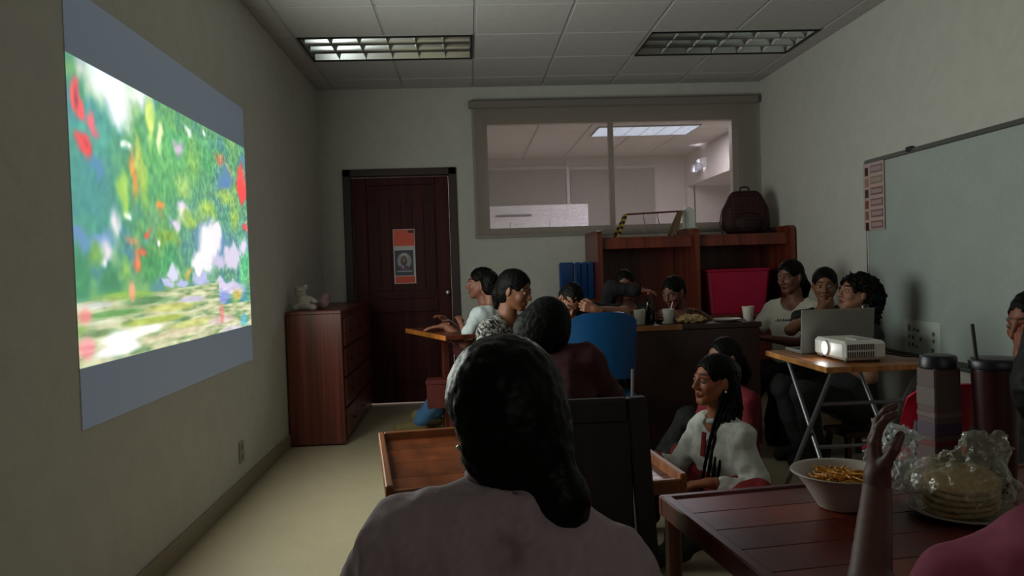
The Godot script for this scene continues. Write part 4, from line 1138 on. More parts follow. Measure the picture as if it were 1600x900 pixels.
	p = person("person at the far right edge resting chin on hand beside the whiteboard", q, {
		"head_at": Vector3(1.955, 0.95, -2.6), "yaw": -80.0, "s": 0.92, "hs": 0.95, "lean": Vector2(0.1, 0.0), "head": Vector3(8, 0, 0), "skin": Color(0.5, 0.27, 0.18), "top": cloth(Color(0.06, 0.05, 0.055)), "pants": black, "hair": "short", "shoes": black, "sleeve": 1.6,
		"hand_l": Vector3(1.845, 0.84, -2.52), "pole_l": Vector3(0.6, -1, 0.2), "point_l": Vector3(0.1, 1.0, 0), "curl_l": [0.8, 0.1], "palm_l": Vector3(1, 0, 0)})
	stool("plain wooden stool under the person at the far right edge", p)

func stool(label: String, who: Node3D):
	var i: Dictionary = info[who]
	var h: float = i.hip - 0.145 * i.s - 0.008
	if h < 0.1:
		return
	var t := thing("wooden_stool", label, "stool", i.base, i.yaw, "wooden stools")
	var mt := wood(Color(0.24, 0.1, 0.07), 0.5, 0.4, "x")
	boxed("seat", Vector3(0, h - 0.015, 0), Vector3(0.25, 0.03, 0.24), mt, t, 0.006)
	for x in [-1, 1]:
		for z in [-1, 1]:
			var m := mb()
			bar(m, Vector3(x * 0.11, 0, z * 0.105), Vector3(x * 0.095, h - 0.03, z * 0.09), 0.03, 0.03)
			obj("leg", m, mt, t)

# long braids falling forward over the shoulder that faces the viewer
func braids_on(who: Node3D):
	var i: Dictionary = info[who]
	for k in 4:
		var side: float = 0.05 + 0.02 * k
		var a: Vector3 = i.H + i.hb * Vector3(0.07, -0.01 - 0.006 * k, -0.012 - 0.02 * k) * i.hs
		var b: Vector3 = i.N + i.ax * (side + 0.02) * i.s + i.fw * (0.075 - 0.012 * k) * i.s + i.u * 0.01
		var c: Vector3 = i.N + i.ax * side * i.s + i.fw * (0.145 - 0.012 * k) * i.s - i.u * 0.13 * i.s
		var d: Vector3 = c + Vector3(0, -0.2 - 0.02 * k, 0.03)
		var pts := []
		var rad := []
		for j in 25:
			var t: float = j / 24.0
			pts.append(a.bezier_interpolate(b, c, d, t))
			rad.append(0.0085 * (1.0 + 0.18 * (j % 2)) * (1.0 - 0.3 * t))
		var m := mb()
		tube(m, pts, rad, 8)
		obj("braid", m, hair_mat(Color(0.045, 0.035, 0.032), 0.5), who)

func earring(who: Node3D):
	var i: Dictionary = info[who]
	for k in [-1.0, 1.0]:
		var m := mb()
		lathe(m, [Vector2(0, 0.006), Vector2(0.005, 0.003), Vector2(0.005, -0.003), Vector2(0, -0.006)], i.H + i.hb * Vector3(k * 0.082, -0.042, -0.008) * i.hs, 10)
		obj("earring", m, mat(Color(0.9, 0.88, 0.84), 0.2, "", 1.0, 0.3), who)

# a short line of dark script across the chest
func script_on(who: Node3D):
	var i: Dictionary = info[who]
	var m := mb()
	var pts := []
	for k in 120:
		var a: float = k / 119.0
		var x: float = (a - 0.5) * 0.15 + 0.006 * cos(a * TAU * 7.0)
		var y: float = (0.016 if k < 14 else 0.007) * sin(a * TAU * 7.0) - 0.012 * a
		pts.append(i.C + i.u * (0.045 * i.s + y) - i.ax * x + i.fw * (0.119 + 0.0 * x - 1.3 * x * x))
	tube(m, pts, 0.0022, 5)
	var o := obj("lettering", m, mat(Color(0.08, 0.08, 0.08), 0.8), who)
	o.set_meta("label", "dark script lettering on the white t-shirt")
# ---------------------------------------------------------------- people
var nets := {}
var info := {}

func head_net() -> Array: # [net, colours]; origin between the ears at eye height, face to +z, adult size
	if nets.has("head"):
		return nets.head
	var f := Field.new(Vector3(-0.1, -0.15, -0.125), Vector3(0.1, 0.13, 0.125), 0.004)
	f.ell(Vector3(0, 0.03, -0.012), Vector3(0.073, 0.082, 0.092), 0.02)
	f.ell(Vector3(0, -0.03, 0.022), Vector3(0.06, 0.078, 0.064), 0.03)
	for s in [-1.0, 1.0]:
		f.cap(Vector3(s * 0.05, -0.04, 0.0), Vector3(s * 0.014, -0.094, 0.058), 0.022, 0.019, 0.02)
		f.ell(Vector3(s * 0.036, -0.028, 0.058), Vector3(0.022, 0.02, 0.02), 0.02)
	f.cap(Vector3(0, -0.02, -0.02), Vector3(0, -0.14, -0.035), 0.05, 0.048, 0.03)
	for s in [-1.0, 1.0]:
		f.ell(Vector3(s * 0.031, 0.001, 0.1), Vector3(0.017, 0.012, 0.02), 0.012, true)
	for s in [-1.0, 1.0]:
		f.cap(Vector3(s * 0.012, 0.021, 0.084), Vector3(s * 0.047, 0.02, 0.066), 0.009, 0.007, 0.012)
		f.ell(Vector3(s * 0.075, -0.006, -0.012), Vector3(0.009, 0.031, 0.019), 0.008, false, Basis(Vector3.UP, s * 0.35))
		f.ell(Vector3(s * 0.012, -0.036, 0.09), Vector3(0.009, 0.007, 0.01), 0.008)
	f.cap(Vector3(0, 0.012, 0.083), Vector3(0, -0.03, 0.103), 0.008, 0.011, 0.014)
	f.cap(Vector3(-0.019, -0.063, 0.078), Vector3(0.019, -0.063, 0.078), 0.006, 0.006, 0.008)
	f.ell(Vector3(0, -0.06, 0.086), Vector3(0.014, 0.006, 0.007), 0.006)
	f.ell(Vector3(0, -0.071, 0.084), Vector3(0.015, 0.007, 0.008), 0.006)
	f.ell(Vector3(0, -0.0655, 0.094), Vector3(0.024, 0.0022, 0.012), 0.004, true)
	var net: Array = f.net()
	var cs := PackedColorArray()
	for p in net[0]:
		var c := Color.WHITE
		if p.z > 0.06:
			if absf(p.x) < 0.022 and absf(p.y + 0.066) < 0.0105 * (1.0 - absf(p.x) / 0.034):
				c = Color(0.62, 0.32, 0.3)
			var by: float = 0.024 + 0.006 * sin((absf(p.x) - 0.012) / 0.04 * PI)
			if absf(p.x) > 0.012 and absf(p.x) < 0.05 and absf(p.y - by) < 0.005:
				c = Color(0.16, 0.12, 0.11)
		cs.append(c)
	nets.head = [net, cs]
	return nets.head

func eye_mesh(open: bool) -> ArrayMesh:
	var key := "eye" + str(open)
	if nets.has(key):
		return nets[key]
	var m := mb()
	var rings := []
	for i in 9:
		var a: float = PI * i / 8.0
		var ring := []
		for k in 14:
			var n := Vector3(sin(a) * cos(TAU * k / 14), sin(a) * sin(TAU * k / 14), cos(a))
			ring.append([n * 0.0128, n])
		rings.append(ring)
	strip(m, rings, true)
	for i in m[0].size():
		var p: Vector3 = m[0][i].normalized()
		var up: float = p.y
		if not open or up > 0.3 or up < -0.36: m[3][i] = Color(0.2, 0.1, 0.07) # lids
		elif p.z > 0.86: m[3][i] = Color(0.02, 0.012, 0.01)
		else: m[3][i] = Color(0.42, 0.38, 0.35)
	nets[key] = mesh_of(m)
	return nets[key]

# a right hand: wrist at the origin, fingers along +y, palm to +z, thumb to +x
func hand_net(curl: float, spread: float) -> Array:
	var key := "hand%.2f_%.2f" % [curl, spread]
	if nets.has(key):
		return nets[key]
	var f := Field.new(Vector3(-0.075, -0.04, -0.045), Vector3(0.105, 0.21, 0.115), 0.004)
	var tips := [[-0.03, 0.085, 0.056], [-0.011, 0.09, 0.07], [0.009, 0.092, 0.076], [0.028, 0.088, 0.068]]
	for k in 4:
		var x: float = tips[k][0]
		var root := Vector3(x, tips[k][1], 0)
		f.cap(Vector3(x * 0.55, 0.005, 0), root, 0.0135, 0.0105, 0.014)
		var side: float = spread * (x / 0.03)
		var ang: float = curl * (0.55 if k > 0 else 0.65)
		var p := root
		var seg: float = tips[k][2]
		var r := 0.0095
		for j in 3:
			var dir := Vector3(sin(side) * cos(ang), cos(ang) * cos(side), sin(ang))
			var q: Vector3 = p + dir * seg * [0.5, 0.3, 0.24][j]
			f.cap(p, q, r, r * 0.9, 0.005)
			p = q
			r *= 0.9
			ang += curl * 0.75
	f.cap(Vector3(0, -0.035, 0), Vector3(0, 0.02, 0), 0.024, 0.021, 0.02)
	f.cap(Vector3(0.012, 0.02, 0.006), Vector3(0.036, 0.05, 0.014), 0.015, 0.012, 0.014)
	f.cap(Vector3(0.036, 0.05, 0.014), Vector3(0.052, 0.08, 0.02 + 0.02 * curl), 0.0115, 0.01, 0.006)
	f.cap(Vector3(0.052, 0.08, 0.02 + 0.02 * curl), Vector3(0.054 - 0.012 * curl, 0.105, 0.028 + 0.03 * curl), 0.01, 0.008, 0.005)
	nets[key] = f.net()
	return nets[key]

func hair_mat(c: Color, rough: float) -> StandardMaterial3D:
	var m: StandardMaterial3D = mat(c, rough, "strand", 0.12)
	m.metallic_specular = 0.25
	return m

func ik(a: Vector3, t: Vector3, l1: float, l2: float, pole: Vector3) -> Array:
	var v: Vector3 = t - a
	var dist: float = clampf(v.length(), absf(l1 - l2) + 0.01, l1 + l2 - 0.002)
	var dir: Vector3 = v.normalized()
	var x: float = (l1 * l1 - l2 * l2 + dist * dist) / (2.0 * dist)
	var y: float = sqrt(maxf(l1 * l1 - x * x, 0.0))
	var out: Vector3 = (pole - dir * pole.dot(dir)).normalized()
	return [a + dir * x + out * y, a + dir * dist]

func hair_net(style: String) -> Array:
	if nets.has(style):
		return nets[style]
	var f := Field.new(Vector3(-0.16, -0.5, -0.24), Vector3(0.16, 0.16, 0.13), 0.0065)
	var big: float = {"short": 0.0, "crop": -0.004, "pulled": 0.002, "curly": 0.012, "thick": 0.016, "back": 0.012}.get(style, 0.004)
	f.ell(Vector3(0, 0.034, -0.018), Vector3(0.08 + big, 0.088 + big, 0.1 + big), 0.02)
	if style in ["short", "crop"]:
		f.ell(Vector3(0, -0.01, -0.05), Vector3(0.072, 0.075, 0.062), 0.02)
	else:
		f.ell(Vector3(0, -0.015, -0.045), Vector3(0.078, 0.09, 0.07), 0.02)
	# forehead and face stay free
	f.ell(Vector3(0, -0.045, 0.1), Vector3(0.072, 0.112, 0.085), 0.01, true)
	for s in [-1.0, 1.0]:
		f.ell(Vector3(s * 0.09, -0.03, 0.02), Vector3(0.03, 0.06, 0.036), 0.01, true)
	f.cut_plane(Vector3(0, -1, 0), 0.085 if style in ["short", "crop"] else 0.1)
	if style == "pulled": # low ponytail
		f.ell(Vector3(0, -0.01, -0.12), Vector3(0.028, 0.028, 0.025), 0.02)
		f.cap(Vector3(0, -0.015, -0.135), Vector3(0, -0.1, -0.16), 0.026, 0.034, 0.02)
		f.cap(Vector3(0, -0.1, -0.16), Vector3(0, -0.2, -0.14), 0.034, 0.016, 0.02)
	elif style == "nape":
		f.ell(Vector3(0, -0.03, -0.105), Vector3(0.045, 0.06, 0.035), 0.02)
		f.cap(Vector3(0, -0.05, -0.11), Vector3(0, -0.12, -0.1), 0.036, 0.022, 0.02)
	elif style == "bun":
		f.ell(Vector3(0, 0.075, -0.105), Vector3(0.05, 0.045, 0.045), 0.02)
	elif style == "tail_right": # the woman nearest the camera: hair gathered low, hanging over the right shoulder blade
		f.ell(Vector3(-0.002, 0.03, -0.025), Vector3(0.1, 0.112, 0.095), 0.03)
		f.ell(Vector3(-0.012, -0.035, -0.045), Vector3(0.09, 0.085, 0.07), 0.04)
		f.cap(Vector3(-0.05, -0.07, -0.075), Vector3(-0.07, -0.13, -0.09), 0.042, 0.038, 0.03)
		f.cap(Vector3(-0.07, -0.13, -0.09), Vector3(-0.08, -0.19, -0.085), 0.038, 0.024, 0.03)
		f.ell(Vector3(0.127, -0.022, 0.0), Vector3(0.058, 0.05, 0.09), 0.01, true)
	elif style == "thick":
		f.ell(Vector3(0.02, -0.01, -0.05), Vector3(0.115, 0.1, 0.09), 0.03)
	elif style == "braids":
		f.ell(Vector3(0, 0.03, -0.085), Vector3(0.06, 0.06, 0.05), 0.02)
		for k in 7:
			var x: float = 0.066 - 0.02 * k
			var z: float = -0.02 - 0.11 * sin(PI * (k + 0.6) / 7.6)
			var p := Vector3(x * 1.05, -0.02, z)
			for j in 9:
				var q: Vector3 = p + Vector3(0.004 * sign(x), -0.033, -0.004 if j < 3 else 0.006)
				f.cap(p, q, 0.0115, 0.0095, 0.004)
				p = q
	elif style == "curly":
		f.ell(Vector3(0, 0.0, -0.09), Vector3(0.1, 0.1, 0.085), 0.03)
		f.ell(Vector3(0, -0.1, -0.1), Vector3(0.095, 0.11, 0.07), 0.03)
		f.ell(Vector3(0.0, -0.19, -0.09), Vector3(0.08, 0.08, 0.06), 0.03)
	var n := noise(26.0 if style == "curly" else 40.0, 5, 2)
	f.rough(n, 0.022 if style == "curly" else 0.006 if style in ["short", "crop"] else 0.003)
	nets[style] = f.net()
	return nets[style]

# the body's joints from the spec, in the person's own axes (face to +z, base on the floor under the hips)
func person(label: String, group: String, sp: Dictionary) -> Node3D:
	var s: float = sp.get("s", 1.0)
	var hs: float = sp.get("hs", s)
	var lean: Vector2 = sp.get("lean", Vector2(0.08, 0))
	var yaw: float = deg_to_rad(sp.yaw)
	var tb := Basis(Vector3.BACK, lean.y) * Basis(Vector3.RIGHT, lean.x)
	var u: Vector3 = tb.y
	var twist: float = deg_to_rad(sp.get("twist", 0.0))
	var ax: Vector3 = (tb * Basis(Vector3.UP, twist)).x
	var fw: Vector3 = ax.cross(u).normalized()
	var hr: Vector3 = sp.get("head", Vector3.ZERO) * PI / 180.0
	var hb: Basis = Basis(Vector3.UP, hr.y) * Basis(Vector3.RIGHT, hr.x) * Basis(Vector3.BACK, hr.z)
	var neck_l: float = sp.get("neck", 0.5) * s
	var nk0: Vector3 = u * neck_l
	var hd0: Vector3 = nk0 + (u * 0.6 + hb.y * 0.4).normalized() * 0.075 * hs + hb * Vector3(0, 0.11, 0.03) * hs + sp.get("head_shift", Vector3.ZERO)
	var at: Vector3 = sp.head_at
	var hip: float = at.y - hd0.y
	var wb := Basis(Vector3.UP, yaw)
	var off: Vector3 = wb * Vector3(hd0.x, 0, hd0.z)
	var base := Vector3(at.x - off.x, 0, at.z - off.z)
	var root := thing("person", label, "person", base, yaw, group)
	var loc := func(w: Vector3) -> Vector3: return wb.inverse() * (w - base)
	var P := Vector3(0, hip, 0)
	var N: Vector3 = P + nk0
	var H: Vector3 = P + hd0
	var C: Vector3 = P + u * 0.33 * s + fw * 0.01 * s
	var sw: float = sp.get("wide", 0.165) * s
	var drop: float = sp.get("drop", 0.055)
	var bones := []
	var torso := []
	for k in [-1.0, 1.0]:
		torso.append([P + Vector3(k * 0.05, 0, 0) * s, C + ax * k * 0.052 * s, 0.105 * s, 0.1 * s])
		torso.append([C + ax * k * 0.052 * s, N - u * (drop + 0.02) * s + ax * k * 0.08 * s, 0.1 * s, 0.072 * s])
		torso.append([N - u * 0.015 * s, N - u * drop * s + ax * k * sw, 0.05 * s, 0.056 * s])
	torso.append([P - Vector3(0.07, 0, 0) * s, P + Vector3(0.07, 0, 0) * s, 0.11 * s, 0.11 * s])
	bones.append_array(torso)
	bones.append([N - u * 0.03 * s, H + hb * Vector3(0, -0.06, -0.02) * hs, 0.052 * s, 0.05 * hs])
	var arms := []
	var hands := []
	for k in 2:
		var sg: float = 1.0 if k == 0 else -1.0 # +x is the person's left
		var sh: Vector3 = N - u * (drop + 0.01) * s + ax * sg * sw
		var key: String = "l" if k == 0 else "r"
		var t: Vector3 = loc.call(sp["hand_" + key]) if sp.has("hand_" + key) else P + Vector3(sg * 0.12, 0.08, 0.3) * s
		var pole: Vector3 = sp.get("pole_" + key, Vector3(sg * 0.7, -0.6, -0.5))
		var r := ik(sh, t, 0.27 * s, 0.245 * s, pole)
		arms.append([sh, r[0], r[1]])
		bones.append([sh, r[0], 0.05 * s, 0.038 * s])
		bones.append([r[0], r[1], 0.039 * s, 0.026 * s])
	var legs := []
	for k in 2:
		var sg: float = 1.0 if k == 0 else -1.0
		var hp: Vector3 = P + Vector3(sg * 0.085, -0.01, 0.02) * s
		var key: String = "l" if k == 0 else "r"
		var t: Vector3 = loc.call(sp["foot_" + key]) if sp.has("foot_" + key) else Vector3(sg * 0.09 * s, 0.08 * s, 0.3 * s)
		var r := ik(hp, t, 0.41 * s, 0.4 * s, sp.get("knee_" + key, Vector3(sg * 0.12, 0.7, 0.9)))
		var toe: Vector3 = sp.get("toe", Vector3(0, 0, 1))
		legs.append([hp, r[0], r[1], r[1] + (toe * 0.15 + Vector3(0, -0.045, 0)) * s])
		bones.append([hp, r[0], 0.08 * s, 0.055 * s])
		bones.append([r[0], r[1], 0.054 * s, 0.036 * s])
		bones.append([r[1] - Vector3(0, 0.025, 0) * s, legs[k][3], 0.036 * s, 0.028 * s])
	var cell: float = sp.get("cell", 0.015)
	# skin: one surface for body, head and hands
	var m := mb()
	add_net(m, bone_net(bones, 0.0, cell, 0.03 * s))
	var ht := Transform3D(hb.scaled_local(Vector3.ONE * hs), H)
	var hn: Array = head_net()
	add_net(m, hn[0], ht, hn[1])
	for k in 2:
		var key: String = "l" if k == 0 else "r"
		var dir: Vector3 = (arms[k][2] - arms[k][1]).normalized()
		if sp.has("point_" + key): dir = (wb.inverse() * sp["point_" + key]).normalized()
		var pn: Vector3 = wb.inverse() * sp.get("palm_" + key, Vector3(0, -1, 0))
		var z: Vector3 = (pn - dir * pn.dot(dir)).normalized()
		var x: Vector3 = dir.cross(z)
		var b := Basis(x, dir, z)
		# the right hand's thumb lies to +x of (fingers up, palm forward); mirror it for the left
		var flip: float = 1.0 if k == 0 else -1.0
		b.x *= -flip
		var c: Array = sp.get("curl_" + key, [0.45, 0.12])
		add_net(m, hand_net(c[0], c[1]), Transform3D(b.scaled_local(Vector3.ONE * s * 0.95), arms[k][2]))
	var skin: Color = sp.get("skin", Color(0.5, 0.33, 0.25))
	obj("body", m, skin_mat(skin), root)
	var em: StandardMaterial3D = mat(Color.WHITE, 0.35, "", 1.0)
	em.vertex_color_use_as_albedo = true
	if sp.get("eyes", true):
		for k in [-1.0, 1.0]:
			obj("eye", eye_mesh(sp.get("open", true)), em, root, Transform3D(ht.basis, ht * Vector3(k * 0.031, 0.0, 0.0755)))
	# clothes
	var sleeve: float = sp.get("sleeve", 0.55)
	var cl := torso.duplicate()
	for k in 2:
		var a: Array = arms[k]
		if sleeve > 0.0:
			cl.append([a[0], a[0].lerp(a[1], minf(sleeve, 1.0)), 0.053 * s, 0.05 * s])
		if sleeve > 1.0:
			cl.append([a[1], a[1].lerp(a[2], sleeve - 1.0), 0.046 * s, 0.036 * s])
	var puff: float = sp.get("puff", 0.012)
	var sf := bone_field(cl, puff, cell, 0.03 * s)
	sf.ell(N + hb.y * 0.03 * s + fw * 0.015 * s, Vector3(0.075, 0.085, 0.08) * s * sp.get("neckline", 1.0), 0.012, true)
	sf.rough(noise(9.0, 3, 2), sp.get("folds", 0.012))
	var sm := mb()
	add_net(sm, sf.net())
	obj(sp.get("top_name", "shirt"), sm, sp.top, root)
	if sp.get("collar", false):
		var km := mb()
		var pts := []
		for i in 21:
			var a: float = TAU * (i + 0.5) / 21.0
			pts.append(N + u * (0.028 + 0.012 * -cos(a)) * s + ax * sin(a) * 0.066 * s + fw * (cos(a) * 0.062 + 0.008) * s)
		tube(km, pts, 0.014 * s, 8)
		obj("collar", km, sp.top, root)
	if sp.has("pants"):
		var reach: float = sp.get("pant_len", 0.92)
		var pl := []
		pl.append([P - Vector3(0.07, 0, 0) * s, P + Vector3(0.07, 0, 0) * s, 0.112 * s, 0.112 * s])
		for l in legs:
			pl.append([l[0], l[1], 0.083 * s, 0.06 * s])
			pl.append([l[1], l[1].lerp(l[2], reach), 0.06 * s, 0.05 * s])
		var pf := bone_field(pl, 0.01, cell, 0.03 * s)
		pf.rough(noise(8.0, 9, 2), 0.012)
		var pm := mb()
		add_net(pm, pf.net())
		obj("trousers", pm, sp.pants, root)
	if sp.has("skirt"):
		var kl := [[P, P.lerp(legs[0][1], 0.82), 0.14 * s, 0.115 * s], [P, P.lerp(legs[1][1], 0.82), 0.14 * s, 0.115 * s], [P.lerp(legs[0][1], 0.78), P.lerp(legs[1][1], 0.78), 0.1 * s, 0.1 * s], [P, P + u * 0.16 * s, 0.13 * s, 0.115 * s]]
		var kf := bone_field(kl, 0.01, cell, 0.04 * s)
		kf.rough(noise(7.0, 4, 2), 0.02)
		var km2 := mb()
		add_net(km2, kf.net())
		obj("skirt", km2, sp.skirt, root)
	if sp.has("shoes"):
		for l in legs:
			var fm := mb()
			var toe: Vector3 = (l[3] - l[2]); toe.y = 0
			var fl := [[l[2] + Vector3(0, 0.05, 0) * s, l[2] - Vector3(0, 0.02, 0) * s, 0.05 * s, 0.05 * s], [l[2] - Vector3(0, 0.03, 0) * s - toe.normalized() * 0.03 * s, l[3], 0.045 * s, 0.04 * s]]
			var ff := bone_field(fl, 0.004, 0.01, 0.02)
			ff.cut_plane(Vector3.DOWN, -0.004 if l[2].y < 0.16 else -(l[3].y - 0.05 * s))
			add_net(fm, ff.net())
			obj("shoe", fm, sp.shoes, root)
	if sp.has("hair"):
		var hm := mb()
		add_net(hm, hair_net(sp.hair))
		var hc: Color = sp.get("hair_color", Color(0.045, 0.035, 0.032))
		obj("hair", hm, hair_mat(hc, sp.get("hair_rough", 0.6)), root, ht)
	info[root] = {"hip": hip, "base": base, "yaw": yaw, "arms": arms, "legs": legs, "N": N, "C": C, "P": P, "u": u, "fw": fw, "ax": ax, "H": H, "hb": hb, "hs": hs, "s": s}
	return root

func bone_field(bones: Array, grow: float, cell: float, k: float) -> Field:
	var lo := Vector3.ONE * 99
	var hi := -lo
	for b in bones:
		var r: float = maxf(b[2], b[3]) + grow + 3.5 * cell + 0.02
		lo = lo.min(b[0] - Vector3.ONE * r).min(b[1] - Vector3.ONE * r)
		hi = hi.max(b[0] + Vector3.ONE * r).max(b[1] + Vector3.ONE * r)
	var f := Field.new(lo, hi, cell)
	for b in bones:
		f.cap(b[0], b[1], b[2] + grow, b[3] + grow, k)
	return f

func bone_net(bones: Array, grow: float, cell: float, k: float) -> Array:
	return bone_field(bones, grow, cell, k).net()
# ---------------------------------------------------------------- distance fields for bodies, heads, hair and clothes
class Field:
	var o: Vector3
	var h: float
	var nx: int
	var ny: int
	var nz: int
	var d: PackedFloat32Array
	func _init(lo: Vector3, hi: Vector3, cell: float):
		o = lo
		h = cell
		nx = int(ceil((hi.x - lo.x) / cell)) + 2
		ny = int(ceil((hi.y - lo.y) / cell)) + 2
		nz = int(ceil((hi.z - lo.z) / cell)) + 2
		d.resize(nx * ny * nz)
		d.fill(1.0)
	func span(lo: Vector3, hi: Vector3) -> Array:
		return [clampi(int((lo.x - o.x) / h), 0, nx), clampi(int((hi.x - o.x) / h) + 2, 0, nx), clampi(int((lo.y - o.y) / h), 0, ny), clampi(int((hi.y - o.y) / h) + 2, 0, ny), clampi(int((lo.z - o.z) / h), 0, nz), clampi(int((hi.z - o.z) / h) + 2, 0, nz)]
	func cap(a: Vector3, b: Vector3, ra: float, rb: float, k: float = 0.02) -> void:
		var m: float = maxf(ra, rb) + k + 2.5 * h
		var mv := Vector3(m, m, m)
		var s: Array = span(a.min(b) - mv, a.max(b) + mv)
		var x0: int = s[0]
		var x1: int = s[1]
		var ab: Vector3 = b - a
		var q: float = 1.0 / maxf(ab.length_squared(), 1e-9)
		var dr: float = rb - ra
		for z in range(s[4], s[5]):
			for y in range(s[2], s[3]):
				var row: int = (z * ny + y) * nx
				var p := Vector3(o.x + x0 * h, o.y + y * h, o.z + z * h) - a
				for x in range(x0, x1):
					var t: float = clampf(p.dot(ab) * q, 0.0, 1.0)
					var v: float = (p - ab * t).length() - ra - dr * t
					var w: float = d[row + x]
					var e: float = k - absf(v - w)
					d[row + x] = minf(v, w) - (e * e / k * 0.25 if e > 0.0 else 0.0)
					p.x += h
	func ell(c: Vector3, r: Vector3, k: float = 0.02, cut := false, turn := Basis.IDENTITY) -> void:
		var m: float = r[r.max_axis_index()] + k + 2.5 * h
		var mv := Vector3(m, m, m)
		var s: Array = span(c - mv, c + mv)
		var inv: Basis = turn.transposed()
		for z in range(s[4], s[5]):
			for y in range(s[2], s[3]):
				var row: int = (z * ny + y) * nx
				for x in range(s[0], s[1]):
					var p: Vector3 = inv * (Vector3(o.x + x * h, o.y + y * h, o.z + z * h) - c)
					var k0: float = (p / r).length()
					var k1: float = maxf((p / (r * r)).length(), 1e-6)
					var v: float = k0 * (k0 - 1.0) / k1 if k0 > 0.01 else -r[r.min_axis_index()]
					var w: float = d[row + x]
					if cut:
						v = -v
						var e: float = k - absf(v - w)
						d[row + x] = maxf(v, w) + (e * e / k * 0.25 if e > 0.0 else 0.0)
					else:
						var e: float = k - absf(v - w)
						d[row + x] = minf(v, w) - (e * e / k * 0.25 if e > 0.0 else 0.0)
	func cut_plane(n: Vector3, at: float, k: float = 0.006) -> void:
		for z in nz:
			for y in ny:
				var row: int = (z * ny + y) * nx
				for x in nx:
					var w: float = d[row + x]
					if w > 0.1:
						continue
					var v: float = n.dot(Vector3(o.x + x * h, o.y + y * h, o.z + z * h)) - at
					var e: float = k - absf(v - w)
					d[row + x] = maxf(v, w) + (e * e / k * 0.25 if e > 0.0 else 0.0)
	func rough(n: FastNoiseLite, amp: float) -> void:
		for z in nz:
			for y in ny:
				var row: int = (z * ny + y) * nx
				for x in nx:
					if absf(d[row + x]) < 4.0 * h + amp:
						d[row + x] += amp * n.get_noise_3d(o.x + x * h, o.y + y * h, o.z + z * h)
	# surface nets: [vertices, normals, indices]
	func net() -> Array:
		var vs := PackedVector3Array()
		var ns := PackedVector3Array()
		var ix := PackedInt32Array()
		var id := PackedInt32Array()
		id.resize(nx * ny * nz)
		id.fill(-1)
		var sx := 1
		var sy := nx
		var sz := nx * ny
		var lim: float = 2.5 * h
		for z in nz - 1:
			for y in ny - 1:
				var row: int = (z * ny + y) * nx
				for x in nx - 1:
					var i: int = row + x
					var a: float = d[i]
					if a > lim or a < -lim:
						continue
					var b: float = d[i + sx]
					var c: float = d[i + sy]
					var e: float = d[i + sx + sy]
					var f: float = d[i + sz]
					var g: float = d[i + sx + sz]
					var u: float = d[i + sy + sz]
					var w: float = d[i + sx + sy + sz]
					var mask: int = int(a < 0) + int(b < 0) + int(c < 0) + int(e < 0) + int(f < 0) + int(g < 0) + int(u < 0) + int(w < 0)
					if mask == 0 or mask == 8:
						continue
					var sum := Vector3.ZERO
					var cnt := 0
					if (a < 0) != (b < 0): sum += Vector3(a / (a - b), 0, 0); cnt += 1
					if (c < 0) != (e < 0): sum += Vector3(c / (c - e), 1, 0); cnt += 1
					if (f < 0) != (g < 0): sum += Vector3(f / (f - g), 0, 1); cnt += 1
					if (u < 0) != (w < 0): sum += Vector3(u / (u - w), 1, 1); cnt += 1
					if (a < 0) != (c < 0): sum += Vector3(0, a / (a - c), 0); cnt += 1
					if (b < 0) != (e < 0): sum += Vector3(1, b / (b - e), 0); cnt += 1
					if (f < 0) != (u < 0): sum += Vector3(0, f / (f - u), 1); cnt += 1
					if (g < 0) != (w < 0): sum += Vector3(1, g / (g - w), 1); cnt += 1
					if (a < 0) != (f < 0): sum += Vector3(0, 0, a / (a - f)); cnt += 1
					if (b < 0) != (g < 0): sum += Vector3(1, 0, b / (b - g)); cnt += 1
					if (c < 0) != (u < 0): sum += Vector3(0, 1, c / (c - u)); cnt += 1
					if (e < 0) != (w < 0): sum += Vector3(1, 1, e / (e - w)); cnt += 1
					id[i] = vs.size()
					vs.append(o + (Vector3(x, y, z) + sum / cnt) * h)
					ns.append(Vector3(b + e + g + w - a - c - f - u, c + e + u + w - a - b - f - g, f + g + u + w - a - b - c - e).normalized())
					if x == 0 or y == 0 or z == 0:
						continue
					if (a < 0) != (b < 0):
						quad(ix, id, i, i - sy, i - sy - sz, i - sz, a < 0)
					if (a < 0) != (c < 0):
						quad(ix, id, i, i - sz, i - sz - sx, i - sx, a < 0)
					if (a < 0) != (f < 0):
						quad(ix, id, i, i - sx, i - sx - sy, i - sy, a < 0)
		return [vs, ns, ix]
	func quad(ix: PackedInt32Array, id: PackedInt32Array, p: int, q: int, r: int, s: int, flip: bool) -> void:
		if id[p] < 0 or id[q] < 0 or id[r] < 0 or id[s] < 0:
			return
		if flip:
			ix.append_array([id[p], id[q], id[r], id[p], id[r], id[s]])
		else:
			ix.append_array([id[p], id[r], id[q], id[p], id[s], id[r]])

# ---------------------------------------------------------------- mesh collecting: [vertices, normals, indices, colours]
func mb() -> Array:
	return [PackedVector3Array(), PackedVector3Array(), PackedInt32Array(), PackedColorArray()]

func add_net(m: Array, net: Array, t := Transform3D.IDENTITY, colors = null) -> void:
	var base: int = m[0].size()
	var nb: Basis = t.basis.inverse().transposed()
	var flip: bool = t.basis.determinant() < 0
	for i in net[0].size():
		m[0].append(t * net[0][i])
		m[1].append((nb * net[1][i]).normalized())
		m[3].append(colors[i] if colors != null else Color.WHITE)
	var ix: PackedInt32Array = net[2]
	for i in range(0, ix.size(), 3):
		m[2].append(base + ix[i])
		m[2].append(base + ix[i + (2 if flip else 1)])
		m[2].append(base + ix[i + (1 if flip else 2)])

